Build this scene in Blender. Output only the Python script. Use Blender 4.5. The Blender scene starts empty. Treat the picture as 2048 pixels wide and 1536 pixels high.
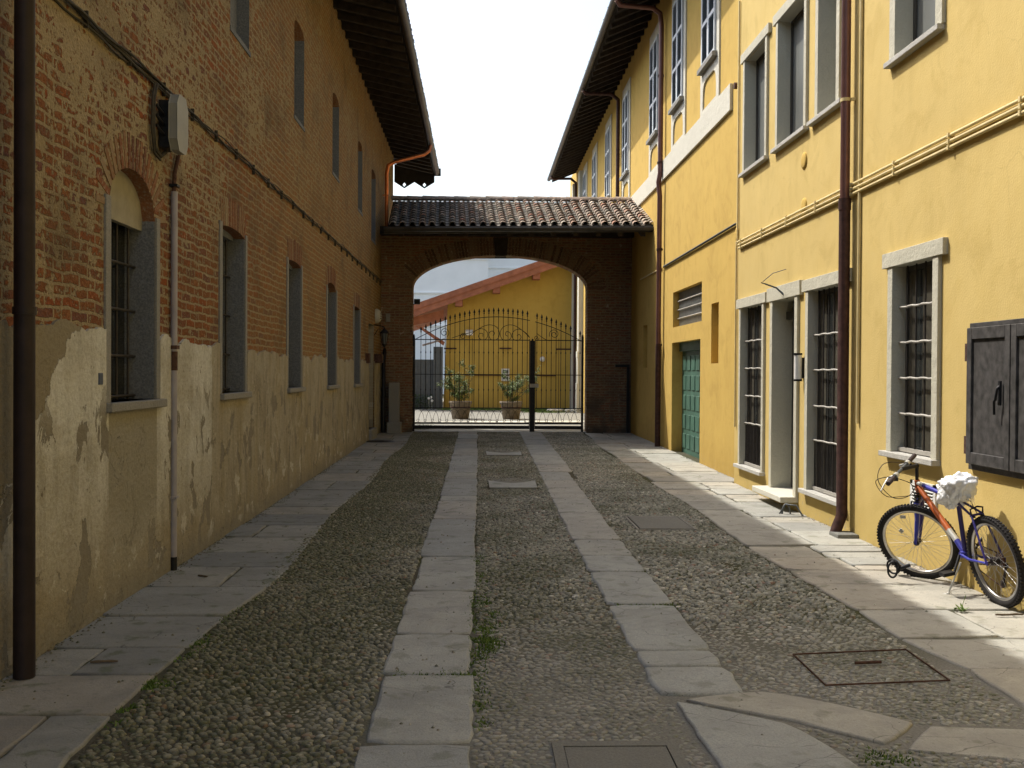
import bpy, math, random
import numpy as np
from mathutils import Vector, Matrix
random.seed(7); rng = np.random.default_rng(11)
R = math.radians
S = bpy.context.scene
COL = S.collection

# ------------------------------------------------------------------ camera
cam_d = bpy.data.cameras.new("camera"); cam = bpy.data.objects.new("camera", cam_d); COL.objects.link(cam)
S.camera = cam
cam_d.sensor_width = 36.0; cam_d.lens = 36.0; cam_d.clip_end = 1000; cam_d.clip_start = 0.05
yaw = math.atan(66/2048); pit = math.atan(23/2048); rol = R(0.35)
fw = Vector((math.sin(yaw)*math.cos(pit), math.cos(yaw)*math.cos(pit), -math.sin(pit)))
rt = Vector((math.cos(yaw), -math.sin(yaw), 0)); up = rt.cross(fw)
r2 = rt*math.cos(rol)+up*math.sin(rol); u2 = up*math.cos(rol)-rt*math.sin(rol)
cam.matrix_world = Matrix(((r2.x, u2.x, -fw.x, 0), (r2.y, u2.y, -fw.y, 0), (r2.z, u2.z, -fw.z, 1.7), (0, 0, 0, 1)))

# ------------------------------------------------------------------ light
SUN = Vector((1.0, -0.85, -1.78)).normalized()          # direction the light travels
sd = bpy.data.lights.new("sun", 'SUN'); so = bpy.data.objects.new("sun", sd); COL.objects.link(so)
sd.energy = 2.8; sd.angle = R(0.55); sd.color = (1.0, 0.95, 0.86)
so.rotation_euler = SUN.to_track_quat('-Z', 'Y').to_euler(); so.location = (0, 0, 30)
w = bpy.data.worlds.new("World"); S.world = w; w.use_nodes = True
nt = w.node_tree; bg = nt.nodes['Background']
sky = nt.nodes.new('ShaderNodeTexSky'); sky.sky_type = 'NISHITA'; sky.sun_disc = False
sky.sun_elevation = math.asin(-SUN.z)
sky.sun_rotation = math.atan2(-SUN.x, -SUN.y)            # azimuth of the sun, clockwise from +Y
sky.air_density = 1.3; sky.dust_density = 4.5; sky.ozone_density = 1.0; sky.altitude = 100
hs = nt.nodes.new('ShaderNodeHueSaturation'); hs.inputs['Saturation'].default_value = 0.95
nt.links.new(sky.outputs[0], hs.inputs['Color']); nt.links.new(hs.outputs[0], bg.inputs[0]); bg.inputs[1].default_value = 0.15
S.view_settings.view_transform = 'Standard'; S.view_settings.look = 'None'
S.view_settings.gamma = 1.0; S.view_settings.exposure = 0.87

# ------------------------------------------------------------------ mesh builder
class MB:
    def __init__(s): s.v = []; s.f = []; s.m = []; s.t = []; s.sm = []
    def add(s, vs, fs, m=0, t=0.5, sm=False):
        b = len(s.v); s.v += [tuple(p) for p in vs]
        for f in fs: s.f.append(tuple(b+i for i in f)); s.m.append(m); s.t.append(t); s.sm.append(sm)
    def quad(s, a, b, c, d, m=0, t=.5): s.add([a, b, c, d], [(0, 1, 2, 3)], m, t)
    def box(s, x0, x1, y0, y1, z0, z1, m=0, t=.5):
        v = [(x, y, z) for x in (x0, x1) for y in (y0, y1) for z in (z0, z1)]
        s.add(v, [(0, 1, 3, 2), (4, 6, 7, 5), (0, 4, 5, 1), (2, 3, 7, 6), (0, 2, 6, 4), (1, 5, 7, 3)], m, t)
    def obox(s, c, ax, ay, az, m=0, t=.5):
        c, ax, ay, az = map(Vector, (c, ax, ay, az))
        v = [c+ax*i+ay*j+az*k for i in (-1, 1) for j in (-1, 1) for k in (-1, 1)]
        s.add(v, [(0, 1, 3, 2), (4, 6, 7, 5), (0, 4, 5, 1), (2, 3, 7, 6), (0, 2, 6, 4), (1, 5, 7, 3)], m, t)
    def prism(s, pts, off, m=0, t=.5):
        """polygon pts (3D) extruded by vector off"""
        n = len(pts); off = Vector(off); a = [Vector(p) for p in pts]; b = [p+off for p in a]
        s.add(a+b, [tuple(range(n)), tuple(range(2*n-1, n-1, -1))]+[(i, (i+1) % n, n+(i+1) % n, n+i) for i in range(n)], m, t)
    def tube(s, path, r, seg=8, m=0, t=.5, cap=True, sm=True):
        P = [Vector(p) for p in path]; n = len(P)
        if n < 2: return
        rr = r if isinstance(r, (list, tuple)) else [r]*n
        d0 = (P[1]-P[0]).normalized(); a = d0.orthogonal().normalized()
        rings = []
        for i in range(n):
            d = ((P[min(i+1, n-1)]-P[i]).normalized()+(P[i]-P[max(i-1, 0)]).normalized())
            d = d.normalized() if d.length > 1e-6 else d0
            a = (a-d*a.dot(d)); a = a.normalized() if a.length > 1e-6 else d.orthogonal().normalized()
            b = d.cross(a)
            rings.append([P[i]+(a*math.cos(q)+b*math.sin(q))*rr[i] for q in [2*math.pi*k/seg for k in range(seg)]])
        vs = [p for g in rings for p in g]
        fs = [(i*seg+k, i*seg+(k+1) % seg, (i+1)*seg+(k+1) % seg, (i+1)*seg+k) for i in range(n-1) for k in range(seg)]
        s.add(vs, fs, m, t, sm)
        if cap: s.add(rings[0], [tuple(range(seg))], m, t); s.add(rings[-1], [tuple(reversed(range(seg)))], m, t)
    def lathe(s, base, prof, seg=20, m=0, t=.5, axis=(0, 0, 1)):
        A = Vector(axis).normalized(); a = A.orthogonal().normalized(); b = A.cross(a); base = Vector(base)
        vs = [base+A*h+(a*math.cos(2*math.pi*k/seg)+b*math.sin(2*math.pi*k/seg))*r for r, h in prof for k in range(seg)]
        n = len(prof)
        fs = [(i*seg+k, i*seg+(k+1) % seg, (i+1)*seg+(k+1) % seg, (i+1)*seg+k) for i in range(n-1) for k in range(seg)]
        s.add(vs, fs, m, t, True)
    def ball(s, c, r, m=0, t=.5, seg=10, rings=6, sc=(1, 1, 1)):
        c = Vector(c); vs = []; 
        for i in range(rings+1):
            ph = math.pi*i/rings
            for k in range(seg):
                q = 2*math.pi*k/seg
                vs.append(c+Vector((math.sin(ph)*math.cos(q)*r*sc[0], math.sin(ph)*math.sin(q)*r*sc[1], math.cos(ph)*r*sc[2])))
        fs = [(i*seg+k, i*seg+(k+1) % seg, (i+1)*seg+(k+1) % seg, (i+1)*seg+k) for i in range(rings) for k in range(seg)]
        s.add(vs, fs, m, t, True)
    def build(s, name, mats, parent=None, bevel=0, kind=None):
        me = bpy.data.meshes.new(name); me.from_pydata([tuple(p) for p in s.v], [], s.f)
        if not isinstance(mats, (list, tuple)): mats = [mats]
        for mm in mats: me.materials.append(mm)
        me.polygons.foreach_set('material_index', s.m); me.polygons.foreach_set('use_smooth', s.sm)
        at = me.attributes.new('tint', 'FLOAT', 'FACE'); at.data.foreach_set('value', s.t)
        me.validate(); me.update()
        o = bpy.data.objects.new(name, me); COL.objects.link(o)
        if parent:
            o.parent = parent; o.matrix_parent_inverse = Matrix.Translation(-parent.location)
        if bevel:
            b = o.modifiers.new('b', 'BEVEL'); b.width = bevel; b.segments = 2; b.limit_method = 'ANGLE'; b.angle_limit = R(40)
        if kind: o['kind'] = kind
        return o
def thing(name, label, cat, loc=(0, 0, 0), group=None):
    o = bpy.data.objects.new(name, None); COL.objects.link(o); o.location = loc
    o['label'] = label; o['category'] = cat
    if group: o['group'] = group
    return o
def tag(o, label, cat, group=None):
    o['label'] = label; o['category'] = cat
    if group: o['group'] = group
    return o
def part(name, mats, parent, bevel=0):
    """context: with part(...) as m"""
    class P:
        def __enter__(s): s.m = MB(); return s.m
        def __exit__(s, *a): s.m.obj = s.m.build(name, mats, parent, bevel)
    return P()

# ------------------------------------------------------------------ materials
class G:
    """tiny node-graph helper"""
    def __init__(s, name, rough=.8, metal=0, spec=.3):
        s.mat = bpy.data.materials.new(name); s.mat.use_nodes = True; s.t = s.mat.node_tree
        s.b = s.t.nodes['Principled BSDF']; s.b.inputs['Roughness'].default_value = rough
        s.b.inputs['Metallic'].default_value = metal; s.b.inputs['Specular IOR Level'].default_value = spec
        tc = s.n('ShaderNodeTexCoord'); s.P = tc.outputs['Object']
        sp = s.n('ShaderNodeSeparateXYZ'); s.l(s.P, sp.inputs[0]); s.X, s.Y, s.Z = sp.outputs
    def n(s, t, **k):
        x = s.t.nodes.new(t)
        for a, b in k.items(): setattr(x, a, b)
        return x
    def l(s, a, b): s.t.links.new(a, b)
    def put(s, v, i):
        if isinstance(v, (int, float)): i.default_value = v
        elif isinstance(v, tuple): i.default_value = (*v, 1) if len(v) == 3 and len(i.default_value) == 4 else v
        else: s.l(v, i)
    def math(s, op, a, b=0.0, c=None, clamp=False):
        x = s.n('ShaderNodeMath', operation=op, use_clamp=clamp); s.put(a, x.inputs[0]); s.put(b, x.inputs[1])
        if c is not None: s.put(c, x.inputs[2])
        return x.outputs[0]
    def vec(s, x, y, z):
        c = s.n('ShaderNodeCombineXYZ'); s.put(x, c.inputs[0]); s.put(y, c.inputs[1]); s.put(z, c.inputs[2]); return c.outputs[0]
    def scale(s, v, sc):
        x = s.n('ShaderNodeVectorMath', operation='MULTIPLY'); s.l(v, x.inputs[0]); x.inputs[1].default_value = sc; return x.outputs[0]
    def noise(s, sc, det=4, ro=.55, v=None, dist=0):
        x = s.n('ShaderNodeTexNoise'); s.l(v if v is not None else s.P, x.inputs['Vector'])
        x.inputs['Scale'].default_value = sc; x.inputs['Detail'].default_value = det; x.inputs['Roughness'].default_value = ro
        x.inputs['Distortion'].default_value = dist; return x.outputs['Fac']
    def vor(s, sc, feat='F1', v=None, out='Distance'):
        x = s.n('ShaderNodeTexVoronoi', feature=feat); s.l(v if v is not None else s.P, x.inputs['Vector']); x.inputs['Scale'].default_value = sc
        return x.outputs[out]
    def mr(s, v, a, b, c=0.0, d=1.0):
        x = s.n('ShaderNodeMapRange'); s.put(v, x.inputs[0])
        for i, k in enumerate((a, b, c, d)): s.put(k, x.inputs[i+1])
        return x.outputs[0]
    def mix(s, f, a, b, mode='MIX'):
        x = s.n('ShaderNodeMix', data_type='RGBA', blend_type=mode); s.put(f, x.inputs[0]); s.put(a, x.inputs[6]); s.put(b, x.inputs[7]); return x.outputs[2]
    def attr(s, name='tint'):
        x = s.n('ShaderNodeAttribute', attribute_name=name); return x.outputs['Fac']
    def ramp(s, v, stops):
        x = s.n('ShaderNodeValToRGB'); s.put(v, x.inputs[0]); e = x.color_ramp.elements
        while len(e) < len(stops): e.new(.5)
        for el, (p, c) in zip(e, stops): el.position = p; el.color = (*c, 1)
        return x.outputs[0]
    def bump(s, h, st=.5, dist=.01):
        x = s.n('ShaderNodeBump'); s.put(h, x.inputs['Height']); x.inputs['Strength'].default_value = st; x.inputs['Distance'].default_value = dist
        s.l(x.outputs[0], s.b.inputs['Normal'])
    def col(s, c): s.put(c, s.b.inputs['Base Color']); return s.mat
    def rough(s, v): s.put(v, s.b.inputs['Roughness'])

def simple(name, c, rough=.7, metal=0, var=.25, sc=6, bump=.2, bd=.003, spec=.3, tint=0):
    g = G(name, rough, metal, spec)
    n = g.noise(sc, 5); k = tuple(x*(1-var) for x in c); h = tuple(min(1, x*(1+var)) for x in c)
    cc = g.mix(g.mr(n, .3, .7), k, h)
    if tint: cc = g.mix(tint, cc, g.ramp(g.attr(), [(0, (.25, .25, .25)), (1, (1, 1, 1))]), 'MULTIPLY')
    if bump: g.bump(g.noise(sc*8, 4), bump, bd)
    return g.col(cc)

def mat_stucco(name, base, far):
    g = G(name, .92, 0, .15)
    n1 = g.noise(.9, 4); n2 = g.noise(5, 5); vv = g.scale(g.P, (2.5, 2.5, .5)); n3 = g.noise(1.2, 5, v=vv, dist=.5)
    c = g.mix(g.mr(n1, .3, .7), tuple(x*.92 for x in base), base)
    c = g.mix(g.math('MULTIPLY', g.mr(n2, .45, .75), .35), c, far)
    c = g.mix(g.math('MULTIPLY', g.mr(n3, .5, .8), .25), c, tuple(x*.75 for x in far))
    cr = g.vor(.8, 'DISTANCE_TO_EDGE', v=g.vec(0.0, g.math('ADD', g.Y, g.math('MULTIPLY', g.noise(2.5, 5), .5)), g.math('ADD', g.Z, g.math('MULTIPLY', g.noise(3.1, 5), .5))))
    c = g.mix(g.math('MULTIPLY', g.math('MULTIPLY', g.mr(cr, .006, .002), g.mr(g.noise(.9, 3), .52, .6)), .16), c, tuple(x*.5 for x in far))
    c = g.mix(g.math('MULTIPLY', g.mr(g.noise(2.2, 6, .65, dist=.8), .52, .66), .35), c, tuple(x*.8 for x in far))
    low = g.math('MULTIPLY', g.mr(g.math('ADD', g.Z, g.math('MULTIPLY', g.noise(4, 4), .5)), .95, .2), .65)   # splash-stained foot
    c = g.mix(low, c, tuple(x*.72 for x in far))
    chip = g.math('MULTIPLY', g.mr(g.noise(16, 4), .6, .64), g.mr(g.Z, .28, .05))
    c = g.mix(g.math('MULTIPLY', chip, .6), c, (.34, .29, .2))
    g.bump(g.math('ADD', g.noise(60, 3), g.math('MULTIPLY', g.noise(5, 3), 1.6)), .35, .006)
    return g.col(c)

def brick_nodes(g, vec, bw, bh, mort, b1, b2, mcol, smear, rough_seed=0.0):
    """returns colour, height"""
    wob = g.noise(7, 3, v=vec); wv = g.n('ShaderNodeVectorMath', operation='ADD')
    g.l(vec, wv.inputs[0]); g.l(g.vec(g.math('MULTIPLY', g.math('SUBTRACT', wob, .5), .05), g.math('MULTIPLY', g.math('SUBTRACT', g.noise(4, 3, v=vec), .5), .07), 0.0), wv.inputs[1])
    bt = g.n('ShaderNodeTexBrick'); g.l(wv.outputs[0], bt.inputs['Vector'])
    bt.offset = .5; bt.inputs['Scale'].default_value = 1; bt.inputs['Brick Width'].default_value = bw; bt.inputs['Row Height'].default_value = bh
    bt.inputs['Mortar Size'].default_value = mort; bt.inputs['Mortar Smooth'].default_value = .25
    bt.inputs['Color1'].default_value = (0, 0, 0, 1); bt.inputs['Color2'].default_value = (1, 1, 1, 1); bt.inputs['Mortar'].default_value = (.5, .5, .5, 1); bt.inputs['Bias'].default_value = 0
    rnd = bt.outputs['Color']; mf = bt.outputs['Fac']
    bc = g.ramp(rnd, [(0, b1), (.35, b2), (.7, tuple(x*.8 for x in b2)), (1, (.16, .09, .08))])
    bc = g.mix(g.mr(g.noise(30, 4, v=vec), .35, .75), bc, tuple(x*.6 for x in b1))
    sm = g.math('MAXIMUM', mf, smear)
    mc = g.mix(g.mr(g.noise(45, 4, v=vec), .3, .7), tuple(x*.72 for x in mcol), mcol)
    mc = g.mix(g.math('MULTIPLY', g.mr(g.noise(3, 4, v=vec), .5, .7), .5), mc, tuple(x*.62 for x in mcol))
    c = g.mix(sm, bc, mc)
    h = g.math('ADD', g.math('MULTIPLY', sm, -.6), g.math('MULTIPLY', g.noise(38, 5, v=vec), 1.1))
    return c, h

def mat_brick_left():
    g = G('old_brick', .95, 0, .1)
    v = g.vec(g.Y, g.Z, 0.0)
    # lime mortar smeared over the faces: more of it high up, less just above the plaster
    a = g.math('ADD', g.math('MULTIPLY', g.noise(8, 3, .6, v=v), .55), g.math('MULTIPLY', g.noise(24, 4, .6, v=v), .45)); b = g.noise(.7, 3, v=v)
    zf = g.mr(g.Z, 1.9, 4.4, -.055, .04)
    yf = g.mr(g.Y, 6.5, 13.0, .05, -.05)
    th = g.math('SUBTRACT', g.math('ADD', g.math('ADD', a, zf), g.math('ADD', g.math('MULTIPLY', g.math('SUBTRACT', b, .5), .26), yf)), .525)
    smear = g.mr(th, -.012, .022)
    c, h = brick_nodes(g, v, .27, .077, .013, (.30, .095, .038), (.29, .135, .06), (.38, .305, .185), smear)
    wc = g.mix(g.math('MULTIPLY', g.mr(g.noise(22, 3, v=v), .62, .7), .5), c, (.50, .42, .29))
    dk = g.math('MULTIPLY', g.mr(g.noise(1.3, 5, v=v), .5, .72), .55)
    wc = g.mix(g.math('MULTIPLY', g.mr(g.Y, 9.0, 15.0), .42), wc, (.33, .235, .095))
    wc = g.mix(dk, wc, (.12, .09, .055))
    g.bump(h, 1.0, .02)
    return g.col(wc)

def mat_brick_arch():
    g = G('dark_brick', .95, 0, .1)
    v = g.vec(g.math('ADD', g.X, g.Y), g.Z, 0.0)
    smear = g.math('MULTIPLY', g.mr(g.noise(9, 4, v=v), .5, .62), .7)
    c, h = brick_nodes(g, v, .26, .072, .012, (.30, .13, .075), (.25, .15, .09), (.30, .24, .15), smear)
    c = g.mix(g.math('MULTIPLY', g.mr(g.Z, 1.9, .4), g.mr(g.noise(2.3, 4), .4, .6)), c, (.10, .085, .065))
    c = g.mix(g.math('MULTIPLY', g.mr(g.noise(6, 4), .66, .7), .8), c, (.42, .36, .28))
    g.bump(h, .9, .015); return g.col(c)

def mat_plaster_left():
    g = G('old_plaster', .95, 0, .12)
    v = g.vec(g.Y, g.Z, 0.0); vs = g.vec(g.math('MULTIPLY', g.Y, 3.0), g.math('MULTIPLY', g.Z, .55), 0.0)
    n = g.noise(1.6, 6, .62, v=v); st = g.noise(2.2, 6, .6, v=vs); fine = g.noise(30, 5, .65, v=v)
    pale = (.60, .60, .545); och = (.33, .29, .205); brown = (.21, .185, .135)
    near = g.mr(g.math('ADD', g.Y, g.math('MULTIPLY', n, .12)), 10.02, 10.06)   # the pale repair ends beside the second window
    lowz = g.mr(g.math('ADD', g.Z, g.math('MULTIPLY', n, 1.3)), 1.65, .85)
    c = g.mix(g.math('MAXIMUM', lowz, g.math('MULTIPLY', near, .8)), pale, och)
    c = g.mix(g.math('MULTIPLY', g.mr(n, .45, .6), .5), c, (.30, .265, .18))
    c = g.mix(g.math('MULTIPLY', g.mr(st, .48, .66), g.mr(near, 0, 1, .35, .7)), c, brown)
    c = g.mix(g.math('MULTIPLY', g.mr(g.noise(.8, 5, v=vs), .5, .6), g.math('MULTIPLY', near, .45)), c, (.33, .28, .17))
    zlow = g.mr(g.Z, 1.0, .35)
    salt = g.math('MULTIPLY', g.mr(g.noise(3.2, 7, .68, v=v, dist=.5), .575, .60), g.math('ADD', g.math('MULTIPLY', zlow, .6), .25))
    c = g.mix(salt, c, (.55, .53, .46))
    bare = g.math('MULTIPLY', g.mr(g.noise(1.9, 7, .62, v=g.vec(g.math('MULTIPLY', g.Y, 1.6), g.math('ADD', g.Z, 7.3), 0.0), dist=.4), .575, .582), g.mr(g.Z, 1.8, 1.3))
    c = g.mix(bare, c, (.24, .22, .175))
    chips = g.mr(g.noise(11, 5, .6, v=g.vec(g.math('ADD', g.Y, 3.0), g.math('MULTIPLY', g.Z, .6), 0.0)), .665, .68)
    c = g.mix(g.math('MULTIPLY', chips, .8), c, (.13, .11, .075))
    py = g.math('MULTIPLY', g.mr(g.Y, 7.22, 7.23), g.mr(g.Y, 8.30, 8.29)); pz = g.mr(g.Z, 1.42, 1.41)
    pn = g.math('MULTIPLY', g.math('MULTIPLY', py, pz), g.mr(g.math('ADD', g.Z, g.math('MULTIPLY', n, .8)), .7, 1.1, .25, 1.0))
    c = g.mix(pn, c, (.31, .29, .225))
    oy = g.math('ADD', g.Y, g.math('MULTIPLY', g.noise(3.3, 5, v=v), .9))
    oz = g.math('SUBTRACT', g.Z, g.math('MULTIPLY', g.math('SUBTRACT', oy, 6.4), 1.0))
    old = g.math('MULTIPLY', g.mr(oz, 1.26, 1.275), g.mr(oy, 7.36, 7.33))
    c = g.mix(old, c, (.255, .225, .16))
    foot = g.math('MULTIPLY', g.mr(g.math('ADD', g.Z, g.math('MULTIPLY', g.noise(5, 5, v=v), .3)), .42, .2), .85)
    c = g.mix(foot, c, (.22, .205, .165))
    c = g.mix(g.math('MULTIPLY', g.mr(fine, .45, .7), .35), c, (.15, .12, .07))
    hgt = g.math('ADD', g.math('ADD', fine, g.math('MULTIPLY', g.noise(4, 5, v=v), 2.2)), g.math('ADD', g.math('MULTIPLY', bare, -1.6), g.math('ADD', g.math('MULTIPLY', old, -1.4), g.math('MULTIPLY', foot, .8))))
    g.bump(hgt, .8, .014)
    return g.col(c)

def mat_stone(name, base, sp=.12, tintamt=.5, moss=0.0, sc=90):
    g = G(name, .85, 0, .2)
    n1 = g.noise(2.2, 6, .62); n2 = g.noise(sc, 3, .7); dirty = 1.0 if tintamt > 0 else .35
    c = g.mix(g.mr(n1, .35, .65), tuple(x*(1-.28*dirty) for x in base), base)
    c = g.mix(g.mr(n2, .35, .65), tuple(x*(1-sp*2) for x in base), c)
    c = g.mix(g.math('MULTIPLY', g.mr(g.noise(260, 2), .6, .72), .35), c, tuple(min(1, x*1.6) for x in base))
    c = g.mix(tintamt, c, g.mix(1.0, c, g.ramp(g.attr(), [(0, (.50, .52, .56)), (.3, (.85, .84, .82)), (.5, (1.0, .99, .95)), (.8, (1.12, 1.02, .88)), (1, (1.1, .88, .72))]), 'MULTIPLY'))
    if tintamt > 0:
        v = g.scale(g.P, (1.0, 1.0, 0.0))
        c = g.mix(g.math('MULTIPLY', g.mr(g.noise(1.3, 6, .65, v=v, dist=.6), .48, .62), .5), c, tuple(x*.52 for x in base))
        c = g.mix(g.math('MULTIPLY', g.mr(g.noise(17, 5, .7, v=v), .56, .68), .55), c, tuple(x*.5 for x in base))
        cr = g.vor(2.3, 'DISTANCE_TO_EDGE', v=g.vec(g.math('ADD', g.X, g.math('MULTIPLY', g.noise(3, 4), .35)), g.math('MULTIPLY', g.Y, 1.7), 0.0))
        crack = g.math('MULTIPLY', g.mr(cr, .010, .003), g.mr(g.noise(1.7, 3), .50, .56))
        c = g.mix(g.math('MULTIPLY', crack, .75), c, tuple(x*.25 for x in base))
        c = g.mix(g.math('MULTIPLY', g.mr(g.noise(45, 3), .70, .74), .7), c, (.05, .045, .035))
    if moss: c = g.mix(g.math('MULTIPLY', g.mr(g.noise(5, 5), .58, .66), moss), c, (.07, .09, .03))
    g.bump(g.math('ADD', g.math('MULTIPLY', g.noise(8, 6, .65), 3.0), n2), .6, .008)
    return g.col(c)

def mat_pebbles():
    g = G('river_pebbles', .72, 0, .35)
    c = g.ramp(g.attr(), [(0, (.08, .085, .075)), (.22, (.19, .195, .17)), (.42, (.31, .315, .275)), (.56, (.25, .24, .205)), (.7, (.40, .395, .33)), (.82, (.22, .235, .22)), (.93, (.27, .175, .13)), (1, (.55, .54, .49))])
    c = g.mix(g.mr(g.noise(120, 3), .3, .7), g.mix(1.0, c, (.7, .7, .7), 'MULTIPLY'), c)
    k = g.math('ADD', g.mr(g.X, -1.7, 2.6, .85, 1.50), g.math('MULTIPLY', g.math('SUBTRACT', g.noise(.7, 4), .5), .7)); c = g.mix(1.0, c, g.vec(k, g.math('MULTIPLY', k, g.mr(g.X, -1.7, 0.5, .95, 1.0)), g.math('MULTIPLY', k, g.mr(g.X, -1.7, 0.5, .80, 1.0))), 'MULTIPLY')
    # cement washed over the stones in the near right-hand patch, moss on the left strip
    cem = g.math('MULTIPLY', g.mr(g.math('ADD', g.Y, g.math('MULTIPLY', g.noise(1.5, 4), 2.2)), 8.6, 6.6), g.mr(g.math('ADD', g.X, g.noise(2, 3)), -.4, .7))
    cem = g.math('MULTIPLY', cem, g.mr(g.noise(14, 4), .35, .65, .35, .95))
    c = g.mix(cem, c, (.27, .27, .245))
    ms = g.math('MULTIPLY', g.mr(g.math('ADD', g.noise(.9, 5), g.mr(g.X, -.3, -1.2, 0, .14)), .45, .6), g.mr(g.noise(25, 3), .35, .6))
    c = g.mix(g.math('MULTIPLY', ms, .7), c, (.06, .072, .022))
    g.bump(g.noise(200, 3), .25, .002)
    return g.col(c)

def mat_ground():
    g = G('earth_joints', .97, 0, .08)
    n = g.noise(1.0, 5); f = g.noise(70, 4)
    c = g.mix(g.mr(f, .3, .7), (.05, .047, .033), (.125, .115, .085))
    c = g.mix(g.math('MULTIPLY', g.mr(n, .42, .6), .8), c, (.06, .066, .027))
    cem = g.math('MULTIPLY', g.mr(g.math('ADD', g.Y, g.math('MULTIPLY', g.noise(1.5, 4), 2.2)), 8.6, 6.6), g.mr(g.math('ADD', g.X, g.noise(2, 3)), -.4, .7))
    c = g.mix(cem, c, g.mix(g.mr(f, .3, .7), (.15, .15, .135), (.25, .245, .22)))
    g.bump(f, .7, .012)
    return g.col(c)

M = {}
M['brickL'] = mat_brick_left(); M['brickA'] = mat_brick_arch(); M['plaster'] = mat_plaster_left()
M['yel'] = mat_stucco('pale_yellow_stucco', (.62, .47, .18), (.54, .39, .125))
M['yelF'] = mat_stucco('ochre_yellow_stucco', (.58, .40, .11), (.47, .305, .075))
M['ochre'] = mat_stucco('dark_ochre_stucco', (.52, .36, .085), (.47, .315, .07))
M['cream'] = mat_stone('cream_render', (.53, .51, .41), .05, 0, sc=40)
M['band'] = mat_stone('pale_stone_band', (.62, .60, .51), .04, 0, sc=40)
M['greysill'] = mat_stone('grey_sill', (.50, .49, .45), .08, 0)
M['lstone'] = mat_stone('grey_granite', (.30, .295, .275), .16, 0, sc=70)
M['lreveal'] = mat_stone('bluish_shaded_granite', (.21, .225, .24), .22, 0, sc=60)  # granite with the blue-grey shade of the reveals put into its colour
M['tymp'] = simple('tympanum_plaster', (.31, .285, .21), .95, var=.12, sc=9)
M['track'] = mat_stone('granite_track', (.43, .45, .44), .15, .35, .3)
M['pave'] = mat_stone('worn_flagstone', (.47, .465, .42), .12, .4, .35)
M['paveL'] = mat_stone('worn_flagstone_dark', (.33, .335, .315), .12, .5, .5)  # darker flagstone tone for the left pavement
M['gravel'] = mat_stone('pale_gravel', (.27, .265, .235), .2, 0, sc=30)
M['peb'] = mat_pebbles(); M['ground'] = mat_ground()
M['black'] = simple('black_iron', (.018, .018, .02), .5, .3, var=.3, sc=20)
M['dkbrown'] = simple('dark_drainpipe', (.022, .014, .015), .55, .2, var=.35, sc=9, spec=.4)
M['pipe'] = simple('brown_drainpipe', (.16, .075, .065), .4, .35, var=.2, sc=5, spec=.5)
M['pipecast'] = simple('cast_iron_pipe', (.06, .028, .024), .55, .2, var=.45, sc=14)
M['copper'] = simple('copper', (.62, .20, .07), .38, .8, var=.25, sc=7)
M['gutter'] = simple('gutter_metal', (.075, .07, .065), .4, .5, var=.3, sc=4)
M['bar'] = simple('window_bar_iron', (.045, .04, .036), .55, .3, var=.3, sc=12)
M['barlight'] = simple('pale_crossbar', (.42, .40, .36), .5, .3, var=.15)
M['glass'] = simple('dark_glass', (.02, .022, .022), .12, 0, var=.2, bump=0, spec=.6)
M['glassgrey'] = simple('grey_glass', (.13, .138, .13), .4, 0, var=.2, sc=1.2, bump=0, spec=.5)
M['void'] = simple('dark_interior', (.02, .018, .015), .9, bump=0)
M['conduit'] = simple('grey_plastic_conduit', (.33, .31, .33), .5, var=.12)
M['conduitY'] = simple('painted_conduit', (.66, .54, .27), .55, var=.12)
M['cable'] = simple('black_cable', (.05, .045, .035), .8, var=.3, sc=30)
M['white'] = simple('white_plastic', (.72, .72, .69), .45, var=.06)
M['boxgrey'] = simple('grey_box_plastic', (.27, .27, .24), .5, var=.1)
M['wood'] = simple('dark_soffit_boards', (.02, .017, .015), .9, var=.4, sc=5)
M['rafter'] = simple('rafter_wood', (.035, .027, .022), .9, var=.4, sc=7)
M['redwood'] = simple('red_timber', (.36, .14, .08), .7, var=.2, sc=4)
M['green'] = simple('green_door_paint', (.06, .135, .10), .5, var=.25, sc=3)
M['greenD'] = simple('dark_green_shutter', (.06, .085, .08), .5, var=.2, sc=4)
M['shutW'] = simple('grey_shutter_paint', (.58, .62, .66), .5, var=.1, sc=4)
M['shutS'] = simple('shutter_slats', (.12, .16, .20), .55, var=.15, sc=4)
M['bshut'] = simple('charcoal_shutter_wood', (.055, .052, .05), .6, var=.5, sc=14)
M['dgrey'] = simple('dark_grey_metal', (.095, .105, .11), .5, .2, var=.1)
M['beige'] = simple('beige_door', (.50, .38, .2), .6, var=.15)
M['rust'] = simple('rust', (.085, .045, .033), .9, .1, var=.45, sc=30, bump=.4)
M['conc'] = mat_stone('concrete', (.22, .22, .20), .15, 0)
M['terra'] = simple('weathered_pot', (.17, .14, .105), .9, var=.35, sc=9, bump=.5, bd=.01)
M['pale'] = simple('pale_render', (.95, .93, .89), .8, var=.04, sc=1, bump=0)
def mat_leaf(name, a, b):
    g = G(name, .6, 0, .3); g.b.inputs['Subsurface Weight'].default_value = 0
    return g.col(g.mix(g.attr(), a, b))
M['leaf'] = mat_leaf('shrub_leaf', (.03, .06, .015), (.15, .21, .05))
M['hedge'] = mat_leaf('hedge_leaf', (.02, .04, .015), (.06, .10, .035))
M['grass'] = mat_leaf('grass_blade', (.05, .10, .015), (.16, .24, .05))
M['bark'] = simple('bark', (.12, .09, .06), .9, sc=20)
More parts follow.
